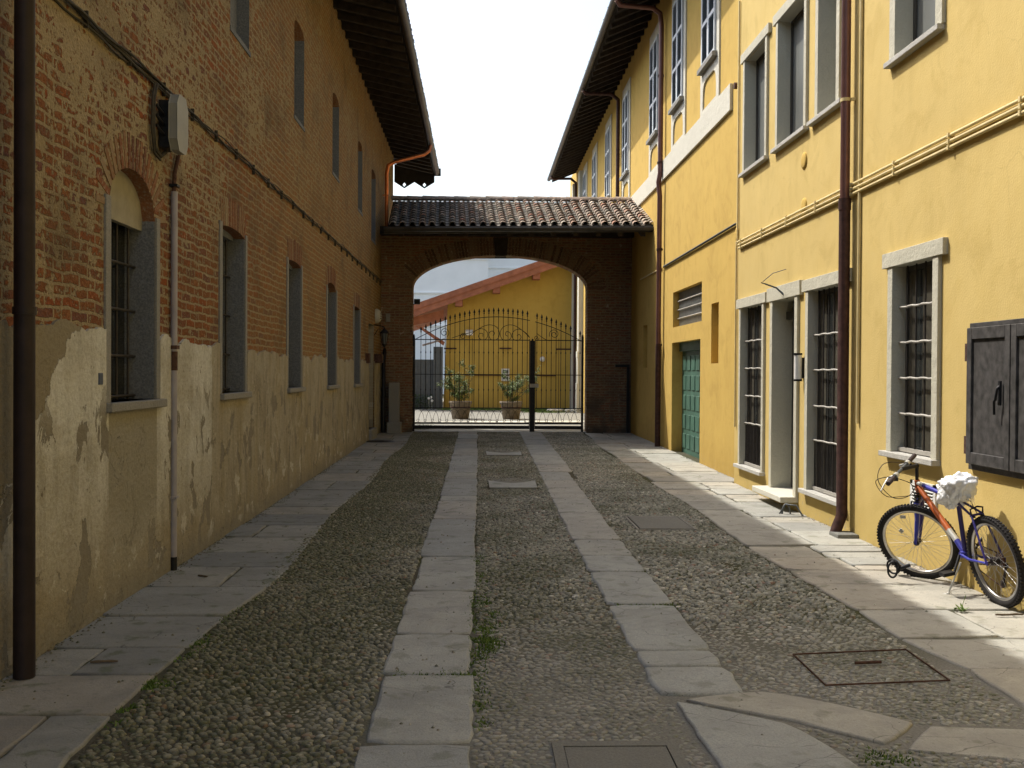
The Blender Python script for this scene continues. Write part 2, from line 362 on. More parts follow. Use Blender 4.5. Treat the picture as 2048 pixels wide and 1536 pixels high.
def mat_tile():
    g = G('clay_tile', .9, 0, .15)
    c = g.ramp(g.attr(), [(0, (.13, .12, .10)), (.25, (.27, .24, .20)), (.5, (.40, .30, .235)), (.7, (.44, .37, .29)), (.85, (.42, .22, .15)), (1, (.58, .51, .42))])
    c = g.mix(g.mr(g.noise(14, 5), .45, .7), c, (.12, .115, .095))
    g.bump(g.noise(60, 4), .5, .006); return g.col(c)
M['tile'] = mat_tile()
def mat_archbrick():
    g = G('arch_voussoir_brick', .95, 0, .1)
    c = g.ramp(g.attr(), [(0, (.12, .06, .045)), (.4, (.23, .095, .05)), (.8, (.24, .15, .085)), (1, (.32, .255, .16))])
    c = g.mix(g.mr(g.noise(40, 4), .5, .7), c, (.28, .22, .15)); g.bump(g.noise(50, 5), .8, .01); return g.col(c)
M['vouss'] = mat_archbrick()
def mat_archbrick2():
    g = G('arch_brick_dark', .95, 0, .1); c = g.ramp(g.attr(), [(0, (.08, .05, .035)), (.5, (.15, .085, .055)), (1, (.22, .15, .095))])
    c = g.mix(g.mr(g.noise(30, 4), .5, .65), c, (.20, .165, .11)); g.bump(g.noise(50, 5), .8, .01); return g.col(c)
M['voussA'] = mat_archbrick2()

# ------------------------------------------------------------------ ground
def gz(y):
    return 0.0 if y < 12 else (.1*(y-12)/16 if y < 28 else (.1+.05*(y-28)/14 if y < 42 else .15))
m = MB()
xs = [-150, -20, -2.6, 0, 4.2, 20, 150]; ys = [-60, 0, 12, 16, 20, 24, 28, 35, 42, 80, 300]
for i in range(len(xs)-1):
    for j in range(len(ys)-1):
        a, b, c, d = xs[i], xs[i+1], ys[j], ys[j+1]
        m.quad((a, c, gz(c)), (b, c, gz(c)), (b, d, gz(d)), (a, d, gz(d)))
m.build('ground', M['ground'], kind='structure')

def slab(m, pts, zt=.015, thick=.08, jit=.006, bev=.012, t=None, sub=.12, rnd=.012):
    """irregular flagstone with worn edges; pts ccw in xy"""
    t = random.random() if t is None else t
    P = []
    n = len(pts)
    for i in range(n):
        a = Vector(pts[i]); b = Vector(pts[(i+1) % n]); k = max(1, int((b-a).length/sub))
        for q in range(k): P.append(a.lerp(b, q/k))
    cen = sum(P, Vector((0, 0)))/len(P)
    P = [p+Vector((random.uniform(-jit, jit), random.uniform(-jit, jit)))+(cen-p).normalized()*(.007+(rnd if any((p-Vector(c)).length < .05 for c in pts) else 0)) for p in P]
    dz = random.uniform(-.006, .006)
    def ring(ins, z): return [(p.x+(cen-p).normalized().x*ins, p.y+(cen-p).normalized().y*ins, z+gz(p.y)+dz) for p in P]
    L = [ring(0, zt-thick), ring(0, zt-bev), ring(bev*.4, zt-bev*.25), ring(bev*1.4, zt)]
    k = len(P); vs = [p for r_ in L for p in r_]
    fs = [(j*k+i, j*k+(i+1) % k, (j+1)*k+(i+1) % k, (j+1)*k+i) for j in range(3) for i in range(k)]
    m.add(vs, fs, 0, t, True); m.add(L[3], [tuple(range(k))], 0, t)

# granite wheel tracks
JL = [3.0, 4.66, 5.72, 6.61, 7.93, 9.39, 11.77, 13.36, 13.9, 16.0, 16.94, 18.27, 20.18, 21.83, 23.3, 24.78, 26.3, 27.4]
m = MB()
for a, b in zip(JL[:-1], JL[1:]):
    sh = random.uniform(-.015, .015)
    slab(m, [(-.53+sh, a), (-.02+sh, a), (-.02+sh, b), (-.53+sh, b)], jit=.008, bev=.018, rnd=.02)
m.build('stone_track', M['track'], kind='structure')
JR = [5.33, 5.85, 6.19, 7.43, 8.64, 9.41, 10.31, 12.29, 13.64, 15.82, 17.1, 18.34, 20.6, 22.95, 25.48, 27.4]
m = MB()
for a, b in zip(JR[:-1], JR[1:]):
    s_ = .94+max(0, (a-9))*.008; e_ = .94+max(0, (b-9))*.008; w_ = .5+(.08 if a > 16 else 0)
    slab(m, [(s_, a), (s_+w_, a), (e_+w_, b), (e_, b)], jit=.009, bev=.018, rnd=.03, t=random.uniform(.2, .95))
slab(m, [(1.04, 3.9), (1.70, 3.9), (1.62, 4.55), (1.49, 4.90), (1.02, 5.22)], t=.4)
m.build('stone_track', M['track'], kind='structure')
m = MB()
slab(m, [(1.06, 5.26), (1.53, 4.92), (1.88, 4.60), (2.13, 4.88), (1.73, 5.28), (1.50, 5.40)], t=.35)
slab(m, [(1.93, 4.55), (3.1, 4.2), (3.2, 4.75), (2.16, 4.86)], t=.3)
slab(m, [(3.14, 4.2), (3.9, 4.1), (3.9, 4.8), (3.24, 4.75)], t=.5)
m.build('paving_slabs', M['pave'], kind='structure')
# pavements
def pavement(x0, x1, y0, y1, mat, xin, seed):
    random.seed(seed); m = MB(); y = y0
    while y < y1:
        d = random.uniform(.55, 1.15); e = min(y+d, y1)
        a = xin(y); b = xin(e)
        sk = random.uniform(-.05, .05)
        L = [(x0, y), (x1, y), (x1, e), (x0, e)]
        xa, xb = (x0, x1)
        if x0 < 0:   # left: inner edge is x1
            q = random.random()
            if q < .35:
                s_ = x0+(b-x0)*random.uniform(.3, .7)
                slab(m, [(x0, y), (s_, y), (s_, e), (x0, e)], jit=.008); slab(m, [(s_+.008, y), (a, y), (b, e), (s_+.008, e)], jit=.008)
            else: slab(m, [(x0, y), (a, y), (b, e), (x0, e)], jit=.008)
        else:
            s_ = 3.28+random.uniform(-.12, .12)
            if random.random() < .75:
                slab(m, [(a, y), (s_, y+sk), (s_, e+sk*.3), (b, e)], jit=.008)
                k = (y+e)/2+random.uniform(-.1, .1)
                if random.random() < .4:
                    slab(m, [(s_+.012, y), (x1, y), (x1, k), (s_+.012, k)], jit=.008); slab(m, [(s_+.012, k+.012), (x1, k+.012), (x1, e), (s_+.012, e)], jit=.008)
                else: slab(m, [(s_+.012, y), (x1, y), (x1, e), (s_+.012, e)], jit=.008)
            else: slab(m, [(a, y), (x1, y), (x1, e), (b, e)], jit=.008)
        y = e+.012
    m.build('pavement', mat, kind='structure')
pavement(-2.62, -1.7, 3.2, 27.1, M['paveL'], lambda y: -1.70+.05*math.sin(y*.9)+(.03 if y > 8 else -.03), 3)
pavement(2.67, 3.92, 4.85, 15.6, M['pave'], lambda y: 2.67+.04*math.sin(y*1.1)+(.14 if y < 5.8 else 0), 5)
pavement(2.67, 4.07, 15.612, 27.1, M['pave'], lambda y: 2.67+.03*math.sin(y*1.3)+(max(0, y-22)*.03), 9)
random.seed(21)
m = MB(); slab(m, [(-1.8, 27.35), (2.9, 27.35), (2.9, 27.9), (-1.8, 27.9)], zt=.02, t=.6); m.build('threshold_stone', M['track'], kind='structure')
# yard beyond the arch
m = MB(); 
for a, b in ((27.9, 35), (35, 42), (42, 60)):
    m.quad((-20, a, gz(a)+.006), (20, a, gz(a)+.006), (20, b, gz(b)+.006), (-20, b, gz(b)+.006))
m.build('yard', M['gravel'], kind='structure')
m = MB()
for k in range(9): slab(m, [(-3+k*.9, 31.2+k*.22), (-2.15+k*.9, 31.2+k*.22), (-2.15+k*.9, 31.9+k*.22), (-3+k*.9, 31.9+k*.22)], zt=.03, t=.9)
m.build('path', M['band'], kind='structure')

# cobbles : tens of thousands of river pebbles set on edge -> one mesh, "stuff"
def inpoly(px, py, poly):
    ins = np.zeros(px.shape, bool); n = len(poly)
    for i in range(n):
        x1, y1 = poly[i]; x2, y2 = poly[(i+1) % n]
        c = ((y1 > py) != (y2 > py)) & (px < (x2-x1)*(py-y1)/(y2-y1+1e-12)+x1); ins ^= c
    return ins
def strip(x0, x1, y0, y1, sx=.041, sy=.035, grow=None):
    gx = np.arange(x0, x1, sx); gy = np.arange(y0, y1, sy)
    X, Y = np.meshgrid(gx, gy); X = X+((np.arange(len(gy)) % 2)*sx*.5)[:, None]
    X = X+rng.normal(0, sx*.17, X.shape); Y = Y+rng.normal(0, sy*.17, Y.shape)
    return X.ravel(), Y.ravel()
segs = [strip(-1.75, -.525, 3.3, 27.35), strip(-.005, 1.2, 3.3, 27.35), strip(1.44, 2.85, 3.3, 27.35)]
PX = np.concatenate([s[0] for s in segs]); PY = np.concatenate([s[1] for s in segs])
sR = np.where(PY > 9, .94+(PY-9)*.008, .94)+.0; wR = np.where(PY > 16, .58, .5)
ok = ~((PX > sR+.003) & (PX < sR+wR-.003) & (PY > 5.2))
ok &= ~((PX > -.535) & (PX < -.015))
ok &= PX < 2.65+.04*np.sin(PY*1.1)+np.where(PY < 5.8, .14, 0)+np.maximum(0, PY-22)*.03
ok &= PX > -1.74
for poly in ([(1.02, 3.2), (1.72, 3.2), (1.64, 4.55), (1.51, 4.92), (1.0, 5.24)], [(1.03, 5.28), (1.5, 4.92), (1.88, 4.57), (2.16, 4.88), (1.75, 5.31), (1.50, 5.42)],
             [(1.9, 4.55), (4, 4.1), (4, 4.82), (2.15, 4.88)], [(.33, 4.1), (.92, 4.1), (.92, 4.68), (.33, 4.68)], [(1.72, 11.0), (2.36, 11.0), (2.36, 12.0), (1.72, 12.0)],
             [(.15, 20.1), (.88, 20.1), (.88, 21.1), (.15, 21.1)], [(.13, 14.65), (.87, 14.65), (.87, 15.75), (.13, 15.75)]):
    ok &= ~inpoly(PX, PY, poly)
PX, PY = PX[ok], PY[ok]; N_ = len(PX)
def pebbles(PX, PY, K, name):
    n = len(PX); a = rng.uniform(.016, .027, n); b = a*rng.uniform(.55, .8, n); th = rng.normal(0.2, .7, n)
    h = rng.uniform(.009, .021, n)
    cemx = (PY < 6.9) & (PX > 0)
    h = np.where(cemx, h*.6, h)
    sink = .5*np.sin(PX*3.1+1.3*np.sin(PY*.9))*np.sin(PY*1.7+1.1*np.sin(PX*2.3))+.5*np.sin(PX*7.3+PY*2.2)*np.sin(PY*4.1-PX*3.0)
    sink = np.maximum(0, sink-.1)*.010+rng.uniform(0, .003, n)
    z0 = -sink+np.where(PY < 12, 0, np.where(PY < 28, .1*(PY-12)/16, .1))
    rows = [(1.0, -.01), (.92, .45), (.62, .85)] if K > 5 else [(1.0, -.006), (.72, .75)]
    V = []
    q = np.arange(K)*2*math.pi/K
    for rad, hh in rows:
        ex = rad*a[:, None]*np.cos(q)*(1+rng.normal(0, .07, (n, K))); ey = rad*b[:, None]*np.sin(q)*(1+rng.normal(0, .07, (n, K)))
        x = PX[:, None]+ex*np.cos(th)[:, None]-ey*np.sin(th)[:, None]; y = PY[:, None]+ex*np.sin(th)[:, None]+ey*np.cos(th)[:, None]
        z = z0[:, None]+(hh*h[:, None] if hh > 0 else np.full((n, K), hh)); V.append(np.stack([x, y, z+np.zeros_like(x)], -1))
    top = np.stack([PX+rng.normal(0, .003, n), PY+rng.normal(0, .003, n), z0+h], -1)[:, None, :]
    V = np.concatenate(V+[top], 1); nv = V.shape[1]; V = V.reshape(-1, 3)
    F = []; L = len(rows)
    for r_ in range(L-1):
        for k in range(K): F.append([r_*K+k, r_*K+(k+1) % K, (r_+1)*K+(k+1) % K, (r_+1)*K+k])
    T = [[(L-1)*K+k, (L-1)*K+(k+1) % K, nv-1] for k in range(K)]
    base = (np.arange(n)*nv)
    quads = (base[:, None, None]+np.array(F)[None]).reshape(n, -1); tris = (base[:, None, None]+np.array(T)[None]).reshape(n, -1)
    loops = np.concatenate([quads, tris], 1).ravel()
    sizes = np.tile(np.array([4]*len(F)+[3]*len(T)), n)
    me = bpy.data.meshes.new(name); me.vertices.add(len(V)); me.vertices.foreach_set('co', V.astype(np.float32).ravel())
    me.loops.add(len(loops)); me.loops.foreach_set('vertex_index', loops.astype(np.int32))
    st = np.concatenate([[0], np.cumsum(sizes)[:-1]])
    me.polygons.add(len(sizes)); me.polygons.foreach_set('loop_start', st.astype(np.int32)); me.polygons.foreach_set('loop_total', sizes.astype(np.int32))
    me.polygons.foreach_set('use_smooth', np.ones(len(sizes), bool))
    me.update(calc_edges=True)
    tint = rng.beta(1.4, 1.5, n); tint = np.where(rng.random(n) < .012, 1.0, tint*.95)
    at = me.attributes.new('tint', 'FLOAT', 'FACE'); at.data.foreach_set('value', np.repeat(tint, len(F)+len(T)).astype(np.float32))
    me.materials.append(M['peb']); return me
near = PY < 11
# loose grit washed against the foot of the walls
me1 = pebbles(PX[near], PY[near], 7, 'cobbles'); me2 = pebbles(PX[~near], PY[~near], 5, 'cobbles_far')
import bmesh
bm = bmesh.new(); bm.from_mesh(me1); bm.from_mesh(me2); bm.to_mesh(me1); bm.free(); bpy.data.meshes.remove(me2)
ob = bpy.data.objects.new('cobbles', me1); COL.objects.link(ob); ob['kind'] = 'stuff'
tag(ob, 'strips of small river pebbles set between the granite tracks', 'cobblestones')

gp = MB()
for _ in range(2100):
    left = random.random() < .6
    y = random.uniform(4.5, 20)**1.0; x = (-2.585+abs(random.gauss(0, .05))) if left else (3.895-abs(random.gauss(0, .035)))
    if _ > 1500: x = random.choice((random.uniform(-2.5, -1.75), random.uniform(2.7, 3.85), random.uniform(-.5, -.05), random.uniform(.97, 1.42)))
    if not left and y > 15.5 and _ <= 1500: x += .15
    r_ = random.uniform(.004, .013); a = random.uniform(0, 3); c = Vector((x, y, gz(y)+.016))
    gp.add([c+Vector((r_*math.cos(a+k*1.57), r_*math.sin(a+k*1.57), 0)) for k in range(4)]+[c+Vector((0, 0, r_*.8))], [(0, 1, 4), (1, 2, 4), (2, 3, 4), (3, 0, 4)], 0, random.random())
o = gp.build('grit', M['peb']); o['kind'] = 'stuff'; tag(o, 'loose grit and crumbs gathered along the foot of both walls', 'grit')
# moss and grass tufts in the joints
def tufts(spots, name, label, cat, mat, hgt=.035, n=26, spread=.05, kind='stuff'):
    m = MB()
    for (x, y) in spots:
        for _ in range(n):
            px = x+random.gauss(0, spread); py = y+random.gauss(0, spread*1.2); z = gz(py)
            h = hgt*random.uniform(.4, 1.1); q = random.uniform(0, 6.28); dx = math.cos(q)*.006; dy = math.sin(q)*.006
            lx = random.gauss(0, h*.5); ly = random.gauss(0, h*.5)
            m.add([(px-dx, py-dy, z), (px+dx, py+dy, z), (px+lx+dx*.3, py+ly, z+h)], [(0, 1, 2)], 0, random.random())
    o = m.build(name, mat); o['kind'] = kind; tag(o, label, cat); return o
sp = [(-.02+random.uniform(-.01, .09), random.uniform(4.9, 9.5)) for _ in range(60)]
sp += [(.03+random.uniform(-.03, .1), random.uniform(6.0, 7.2)) for _ in range(40)]
sp += [(random.uniform(-.5, 0), 5.72+random.gauss(0, .015)) for _ in range(14)]
sp += [(random.uniform(.92, 1.45), 7.43+random.gauss(0, .015)) for _ in range(10)]+[(random.uniform(.92, 1.45), 8.64) for _ in range(5)]
sp += [(-1.72+random.gauss(0, .03), random.uniform(4.6, 11)) for _ in range(40)]+[(-1.75+random.gauss(0, .05), 5.55+random.gauss(0, .05)) for _ in range(14)]
sp += [(random.uniform(1.70, 1.88), random.uniform(4.3, 4.5)) for _ in range(8)]
tufts(sp, 'moss', 'short green moss and grass growing in the paving joints', 'moss', M['grass'], .022, 22, .03)

# ------------------------------------------------------------------ walls with holes
def holed(m, X, y0, y1, z0, z1, holes, din, mat=0, maxc=2.0):
    """sheet on plane x=X; holes (y0,y1,z0,z1,depth,revealmat); din = +1/-1 direction into the wall"""
    ys = sorted(set([y0, y1]+[h[0] for h in holes]+[h[1] for h in holes])); zs = sorted(set([z0, z1]+[h[2] for h in holes]+[h[3] for h in holes]))
    ys = [y for y in ys if y0 <= y <= y1]; zs = [z for z in zs if z0 <= z <= z1]
    for i in range(len(ys)-1):
        for j in range(len(zs)-1):
            cy = (ys[i]+ys[i+1])/2; cz = (zs[j]+zs[j+1])/2
            if any(h[0] < cy < h[1] and h[2] < cz < h[3] for h in holes): continue
            m.quad((X, ys[i], zs[j]), (X, ys[i+1], zs[j]), (X, ys[i+1], zs[j+1]), (X, ys[i], zs[j+1]), mat)
    for h in holes:
        a, b, c, d, r, rm = h; Xr = X+din*r
        if rm < 0: continue
        m.quad((X, a, c), (Xr, a, c), (Xr, a, d), (X, a, d), rm); m.quad((X, b, c), (X, b, d), (Xr, b, d), (Xr, b, c), rm)
        m.quad((X, a, d), (Xr, a, d), (Xr, b, d), (X, b, d), rm); m.quad((X, a, c), (X, b, c), (Xr, b, c), (Xr, a, c), rm)

LX = -2.6
brick = thing('brick_building', 'long old brick building with peeling plaster base on the left of the lane', 'building', (LX, 12, 0))
# lower windows: (y0,y1,zsill,ztop of rectangular part, crown)
LW = [(7.28, 8.30, 1.47, 2.89, 3.20), (10.40, 11.42, 1.47, 3.15, 3.20), (13.98, 15.0, 1.47, 3.19, 3.24), (17.56, 18.66, 1.46, 3.12, 3.25), (21.28, 22.38, 1.44, 3.03, 3.07)]
UW = [(10.75, 11.62, 5.28, 6.60, 6.70), (14.42, 15.22, 5.28, 6.56, 6.66), (18.15, 18.98, 5.22, 6.56, 6.66), (21.95, 22.75, 5.18, 6.56, 6.66), (24.65, 25.65, 4.90, 6.50, 6.60)]
DR = (24.15, 25.3, .33, 2.84)
def crown_fn(y0, y1, zt, zc):
    c = (y0+y1)/2; hw = (y1-y0)/2
    return lambda y: zt+(zc-zt)*math.sqrt(max(0, 1-((y-c)/hw)**2))
with part('wall', [M['brickL'], M['lreveal'], M['plaster'], M['vouss'], M['wood']], brick) as m:
    holes = [(a, b, c, e, .26, 1) for a, b, c, d, e in LW]+[(a, b, c, e, .16, 1) for a, b, c, d, e in UW]+[(*DR, .35, 2)]
    holed(m, LX, -8, 30.8, -.1, 8.2, holes, -1)
    for (a, b, c, d, e) in LW+UW:      # curved heads: fill between the arc and the rectangular hole
        fn = crown_fn(a, b, d, e); K = 16; dep = .26 if c < 3 else .16
        for k in range(K):
            ya = a+(b-a)*k/K; yb = a+(b-a)*(k+1)/K; za = fn(ya); zb = fn(yb)
            m.add([(LX, ya, za), (LX, yb, zb), (LX, yb, e), (LX, ya, e)], [(0, 1, 2, 3)], 0)
            m.add([(LX, ya, za), (LX-dep, ya, za), (LX-dep, yb, zb), (LX, yb, zb)], [(0, 1, 2, 3)], 3)
    # far gable end, back
    m.quad((LX, 30.8, -.1), (-11, 30.8, -.1), (-11, 30.8, 8.2), (LX, 30.8, 8.2)); m.quad((-11, -8, -.1), (-11, 30.8, -.1), (-11, 30.8, 8.2), (-11, -8, 8.2))
    m.add([(LX, 30.8, 8.2), (-11, 30.8, 8.2), (-6.8, 30.8, 10.2)], [(0, 1, 2)]); m.quad((LX, -8, -.1), (-11, -8, -.1), (-11, -8, 8.2), (LX, -8, 8.2))
# plaster base, 12 mm proud with a ragged top edge
with part('plaster_base', M['plaster'], brick) as m:
    random.seed(4)
    wk = [0.0]
    def topz(y):
        wk[0] = wk[0]*.82+random.uniform(-.011, .011)
        if random.random() < .04: wk[0] += random.choice((-.03, .02))
        return 1.955+.020*math.sin(y*3.1)+.014*math.sin(y*9.7+1)+wk[0]-(.03 if y > 12 else 0)+(.02 if y < 7.2 else 0)
    y = -8.0; pz = topz(y); XP = LX+.020
    step = .03
    cuts = [(a-.09, b+.09, c-.055) for a, b, c, d, e in LW]
    while y < 30.8:
        e = min(y+step if y > 4 else y+.4, 30.8); z1 = topz(e)
        if not (DR[0]-.02 < (y+e)/2 < DR[1]+.02):
            a_, b_ = pz, z1
            for c in cuts:
                if c[0] < (y+e)/2 < c[1]: a_ = b_ = c[2]
            m.quad((XP, y, -.05), (XP, e, -.05), (XP, e, b_), (XP, y, a_)); m.quad((XP, y, a_), (XP, e, b_), (LX, e, b_), (LX, y, a_))
        pz = z1; y = e
    for c in cuts:
        for yy in (c[0], c[1]): m.quad((XP, yy, c[2]), (LX, yy, c[2]), (LX, yy, 1.93), (XP, yy, 1.93))
# roof and eaves
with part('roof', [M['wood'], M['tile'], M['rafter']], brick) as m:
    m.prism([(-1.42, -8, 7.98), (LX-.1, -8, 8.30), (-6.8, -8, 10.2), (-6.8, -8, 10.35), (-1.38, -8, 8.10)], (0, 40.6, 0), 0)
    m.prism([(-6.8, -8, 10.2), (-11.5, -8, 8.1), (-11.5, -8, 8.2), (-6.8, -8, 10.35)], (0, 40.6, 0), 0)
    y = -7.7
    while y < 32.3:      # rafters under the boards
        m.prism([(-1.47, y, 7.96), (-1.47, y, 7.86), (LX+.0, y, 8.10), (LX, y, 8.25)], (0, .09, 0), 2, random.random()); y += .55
    y = -7.9
    while y < 32.4:      # ends of the lowest row of tiles
        t = random.random(); K = 5
        for k in range(K):
            q0 = math.pi*k/K; q1 = math.pi*(k+1)/K; r_ = .085
            a = (y+.1-r_*math.cos(q0), r_*math.sin(q0)); b = (y+.1-r_*math.cos(q1), r_*math.sin(q1)); x0 = -1.30+random.uniform(-.012, .012)
            m.add([(x0, a[0], 8.05+a[1]), (x0, b[0], 8.05+b[1]), (x0-.6, b[0], 8.28+b[1]), (x0-.6, a[0], 8.28+a[1])], [(0, 1, 2, 3)], 1, t)
        y += .21
def gutter(name, par, x, z, y0, y1, r_=.075, mat=None):
    with part(name, mat or M['gutter'], par) as m:
        K = 8
        for k in range(K):
            q0 = math.pi*k/K; q1 = math.pi*(k+1)/K
            a = (x-r_*math.cos(q0), z-r_*math.sin(q0)); b = (x-r_*math.cos(q1), z-r_*math.sin(q1))
            m.add([(a[0], y0, a[1]), (b[0], y0, b[1]), (b[0], y1, b[1]), (a[0], y1, a[1])], [(0, 1, 2, 3)], 0, .5, True)
        m.tube([(x+r_, y0, z), (x+r_, y1, z)], .012, 6); 
        for ye in (y0, y1): m.add([(x-r_*math.cos(math.pi*k/K), ye, z-r_*math.sin(math.pi*k/K)) for k in range(K+1)], [tuple(range(K+1))])
        y = y0+.3
        while y < y1: m.box(x-r_-.01, x+r_+.006, y, y+.025, z-.004, z+.006); y += .8
gutter('gutter', brick, -1.37, 8.0, -8, 32.7)
with part('bargeboard', M['wood'], brick) as m:      # zig-zag valance with two pierced diamonds
    yv = 32.62; X0, X1 = -2.72, -1.45; zb, zt = 7.72, 8.28; w_ = (X1-X0)/2
    for k in range(2):
        a = X0+k*w_; c = a+w_/2; b = a+w_; tip = zb-.2; hz = zb-.085; hw = .055
        # around the diamond hole
        pts = [(a, zb), (c, tip), (b, zb), (b, zt), (c, zt), (a, zt)]
        hole = [(c, hz-.07), (c+hw, hz), (c, hz+.07), (c-hw, hz)]
        for poly in ([pts[0], pts[1], hole[0], hole[3]], [pts[1], pts[2], hole[1], hole[0]], [pts[2], pts[3], pts[4], hole[2], hole[1]], [pts[4], pts[5], pts[0], hole[3], hole[2]]):
            m.prism([(p[0], yv, p[1]) for p in poly], (0, .03, 0))
    m.box(-1.45, -1.25, yv, yv+.03, 7.92, 8.16)

def jit_tint(): return random.random()
def voussoirs(m, cy, zt, hw, rise, X, dx, length=.25, bt=.050, plane='x', spring=0):
    """radial bricks round an elliptical head"""
    # walk along the ellipse
    q = math.pi; pts = []
    K = 400; prev = None; acc = 0
    for i in range(K+1):
        q = math.pi*(1-i/K); p = (cy+hw*math.cos(q), zt+rise*math.sin(q))
        if prev: acc += math.dist(p, prev)
        if prev is None or acc >= bt+.022: pts.append((p, q)); acc = 0
        prev = p
    for (p, q) in pts:
        n = Vector((math.cos(q)/hw, math.sin(q)/rise)).normalized(); t_ = Vector((-n.y, n.x)); ln = length*random.uniform(.93, 1.04); c = Vector(p)+n*(ln/2)
        d = dx*random.uniform(.6, 1.1)
        if plane == 'x': m.obox((X, c.x, c.y), (d, 0, 0), (0, n.x*ln/2, n.y*ln/2), (0, t_.x*bt/2, t_.y*bt/2), 0, random.random())
        else: m.obox((c.x, X, c.y), (n.x*ln/2, 0, n.y*ln/2), (0, d, 0), (t_.x*bt/2, 0, t_.y*bt/2), 0, random.random())

for i, (a, b, c, d, e) in enumerate(LW):
    wn = thing('window', 'x', 'x', (LX, (a+b)/2, c)); del wn['label']; del wn['category']; wn.parent = brick; wn.matrix_parent_inverse = Matrix.Translation(-brick.location)
    wn.parent = None
    # a window is a mesh part: jambs; sub-parts: sill, grille, pane, tympanum
    bpy.data.objects.remove(wn)
    m = MB(); zt = d if i == 0 else d+.02
    for y0, y1 in ((a-.10, a), (b, b+.08)): m.box(LX-.24, LX+.018, y0, y1, c-.0, zt+.03)
    m.box(LX-.243, LX-.236, a-.10, b+.08, c, zt+.03, 2); m.box(LX-.25, LX-.002, a, a+.012, c, zt); m.box(LX-.25, LX-.002, b-.012, b, c, zt, 1)
    o = m.build('window', [M['lstone'], M['lreveal'], M['glass']], brick, .006)
    def sub(name, mats, fn, bev=0):
        mm = MB(); fn(mm); s_ = mm.build(name, mats); s_.parent = o; s_.matrix_parent_inverse = Matrix.Translation(-brick.location)@Matrix.Identity(4)
        s_.matrix_parent_inverse = o.matrix_world.inverted()
        s_.matrix_parent_inverse = Matrix.Translation((0, 0, 0))
        if bev: bb = s_.modifiers.new('b', 'BEVEL'); bb.width = bev; bb.segments = 2; bb.limit_method = 'ANGLE'
        return s_
    sub('sill', M['lstone'], lambda mm: mm.box(LX-.24, LX+.065, a-.10, b+.13, c-.065, c), .008)
    def gr(mm):
        X = LX-.17; n_ = 4
        for k in range(n_): y_ = a+(b-a)*(k+.5)/n_; mm.tube([(X, y_, c), (X, y_, zt)], .010, 6)
        z_ = c+.03
        for z_ in [c+.03]+[c+(zt-c)*q for q in (.24, .49, .74)]: mm.tube([(X+.012, a, z_), (X+.012, b, z_)], .012, 6)
    sub('grille', M['bar'], gr)
    sub('pane', M['glass'], lambda mm: mm.box(LX-.30, LX-.245, a-.02, b+.02, c-.02, zt+.02))
    if i == 0:
        def ty(mm):
            fn = crown_fn(a, b, d, e); K = 16; P = [(LX-.10, a, d-.08)]+[(LX-.10, a+(b-a)*k/K, fn(a+(b-a)*k/K)) for k in range(K+1)]+[(LX-.10, b, d-.08)]
            mm.prism(P, (-.05, 0, 0))
        sub('tympanum', M['tymp'], ty)
    else:
        fn = crown_fn(a, b, d, e)
        def lin(mm):
            K = 16; P = [(LX-.12, a, d-.02)]+[(LX-.12, a+(b-a)*k/K, fn(a+(b-a)*k/K)) for k in range(K+1)]+[(LX-.12, b, d-.02)]
            mm.prism(P, (-.1, 0, 0))
        sub('head_infill', M['lreveal'], lin)
    # brick arch over it
    mm = MB(); voussoirs(mm, (a+b)/2, d-.02, (b-a)/2+.012, (e-d)+.02, LX, .006 if i == 0 else .004, .26 if i == 0 else .30)
    mm.build('brick_arch', M['vouss'], brick)
for (a, b, c, d, e) in UW:
    m = MB(); m.box(LX-.2, LX-.14, a-.02, b+.02, c-.02, e+.02); m.box(LX-.14, LX+.012, a-.02, b+.04, c-.05, c)
    m.build('blind_window', [M['lreveal']], brick)
with part('door', [M['wood'], M['lstone']], brick) as m:
    m.box(LX-.34, LX-.28, DR[0]-.02, DR[1]+.02, .3, DR[3]+.02); m.box(LX-.3, LX+.1, DR[0], DR[1], .05, .33, 1)
    for k in range(5): m.box(LX-.28, LX-.27, DR[0]+.05+k*.22, DR[0]+.22+k*.22, .4, 2.7)
with part('beam_stub', M['rust'], brick, .006) as m: m.box(LX-.02, LX+.09, 23.5, 23.8, 1.9, 2.12)
with part('beam_stub', M['rust'], brick, .006) as m: m.box(LX-.02, LX+.2, 25.45, 25.75, 1.92, 2.14)
# big near drainpipe
with part('drainpipe', M['dkbrown'], brick) as m:
    m.tube([(-2.475, 5.66, .02), (-2.475, 5.66, 7.8), (-2.1, 5.66, 7.9), (-1.45, 5.66, 7.95)], .057, 16)
    for z in (2.0, 4.6): m.tube([(-2.475, 5.66, z), (-2.475, 5.66, z+.04)], .062, 16)
with part('drainpipe', [M['copper'], M['black']], brick) as m:
    m.tube([(-1.37, 28.2, 7.9), (-1.40, 28.1, 7.74), (-1.52, 28.0, 7.62), (-2.30, 27.6, 7.32), (-2.46, 27.55, 7.22), (-2.5, 27.55, 7.0), (-2.5, 27.55, 2.9)], .05, 12)
    m.tube([(-2.5, 27.55, 2.9), (-2.5, 27.4, 2.7), (-2.5, 27.2, 2.2), (-2.5, 26.9, 2.0), (-2.5, 26.9, .08)], .055, 12, 1)
    for z in (3.6, 5.0, 6.4): m.box(-2.6, -2.44, 27.5, 27.6, z, z+.03)
    m.tube([(-2.48, 27.6, 5.2), (-2.38, 27.7, 5.15), (-2.34, 27.75, 5.0), (-2.4, 27.7, 4.85)], .03, 8)
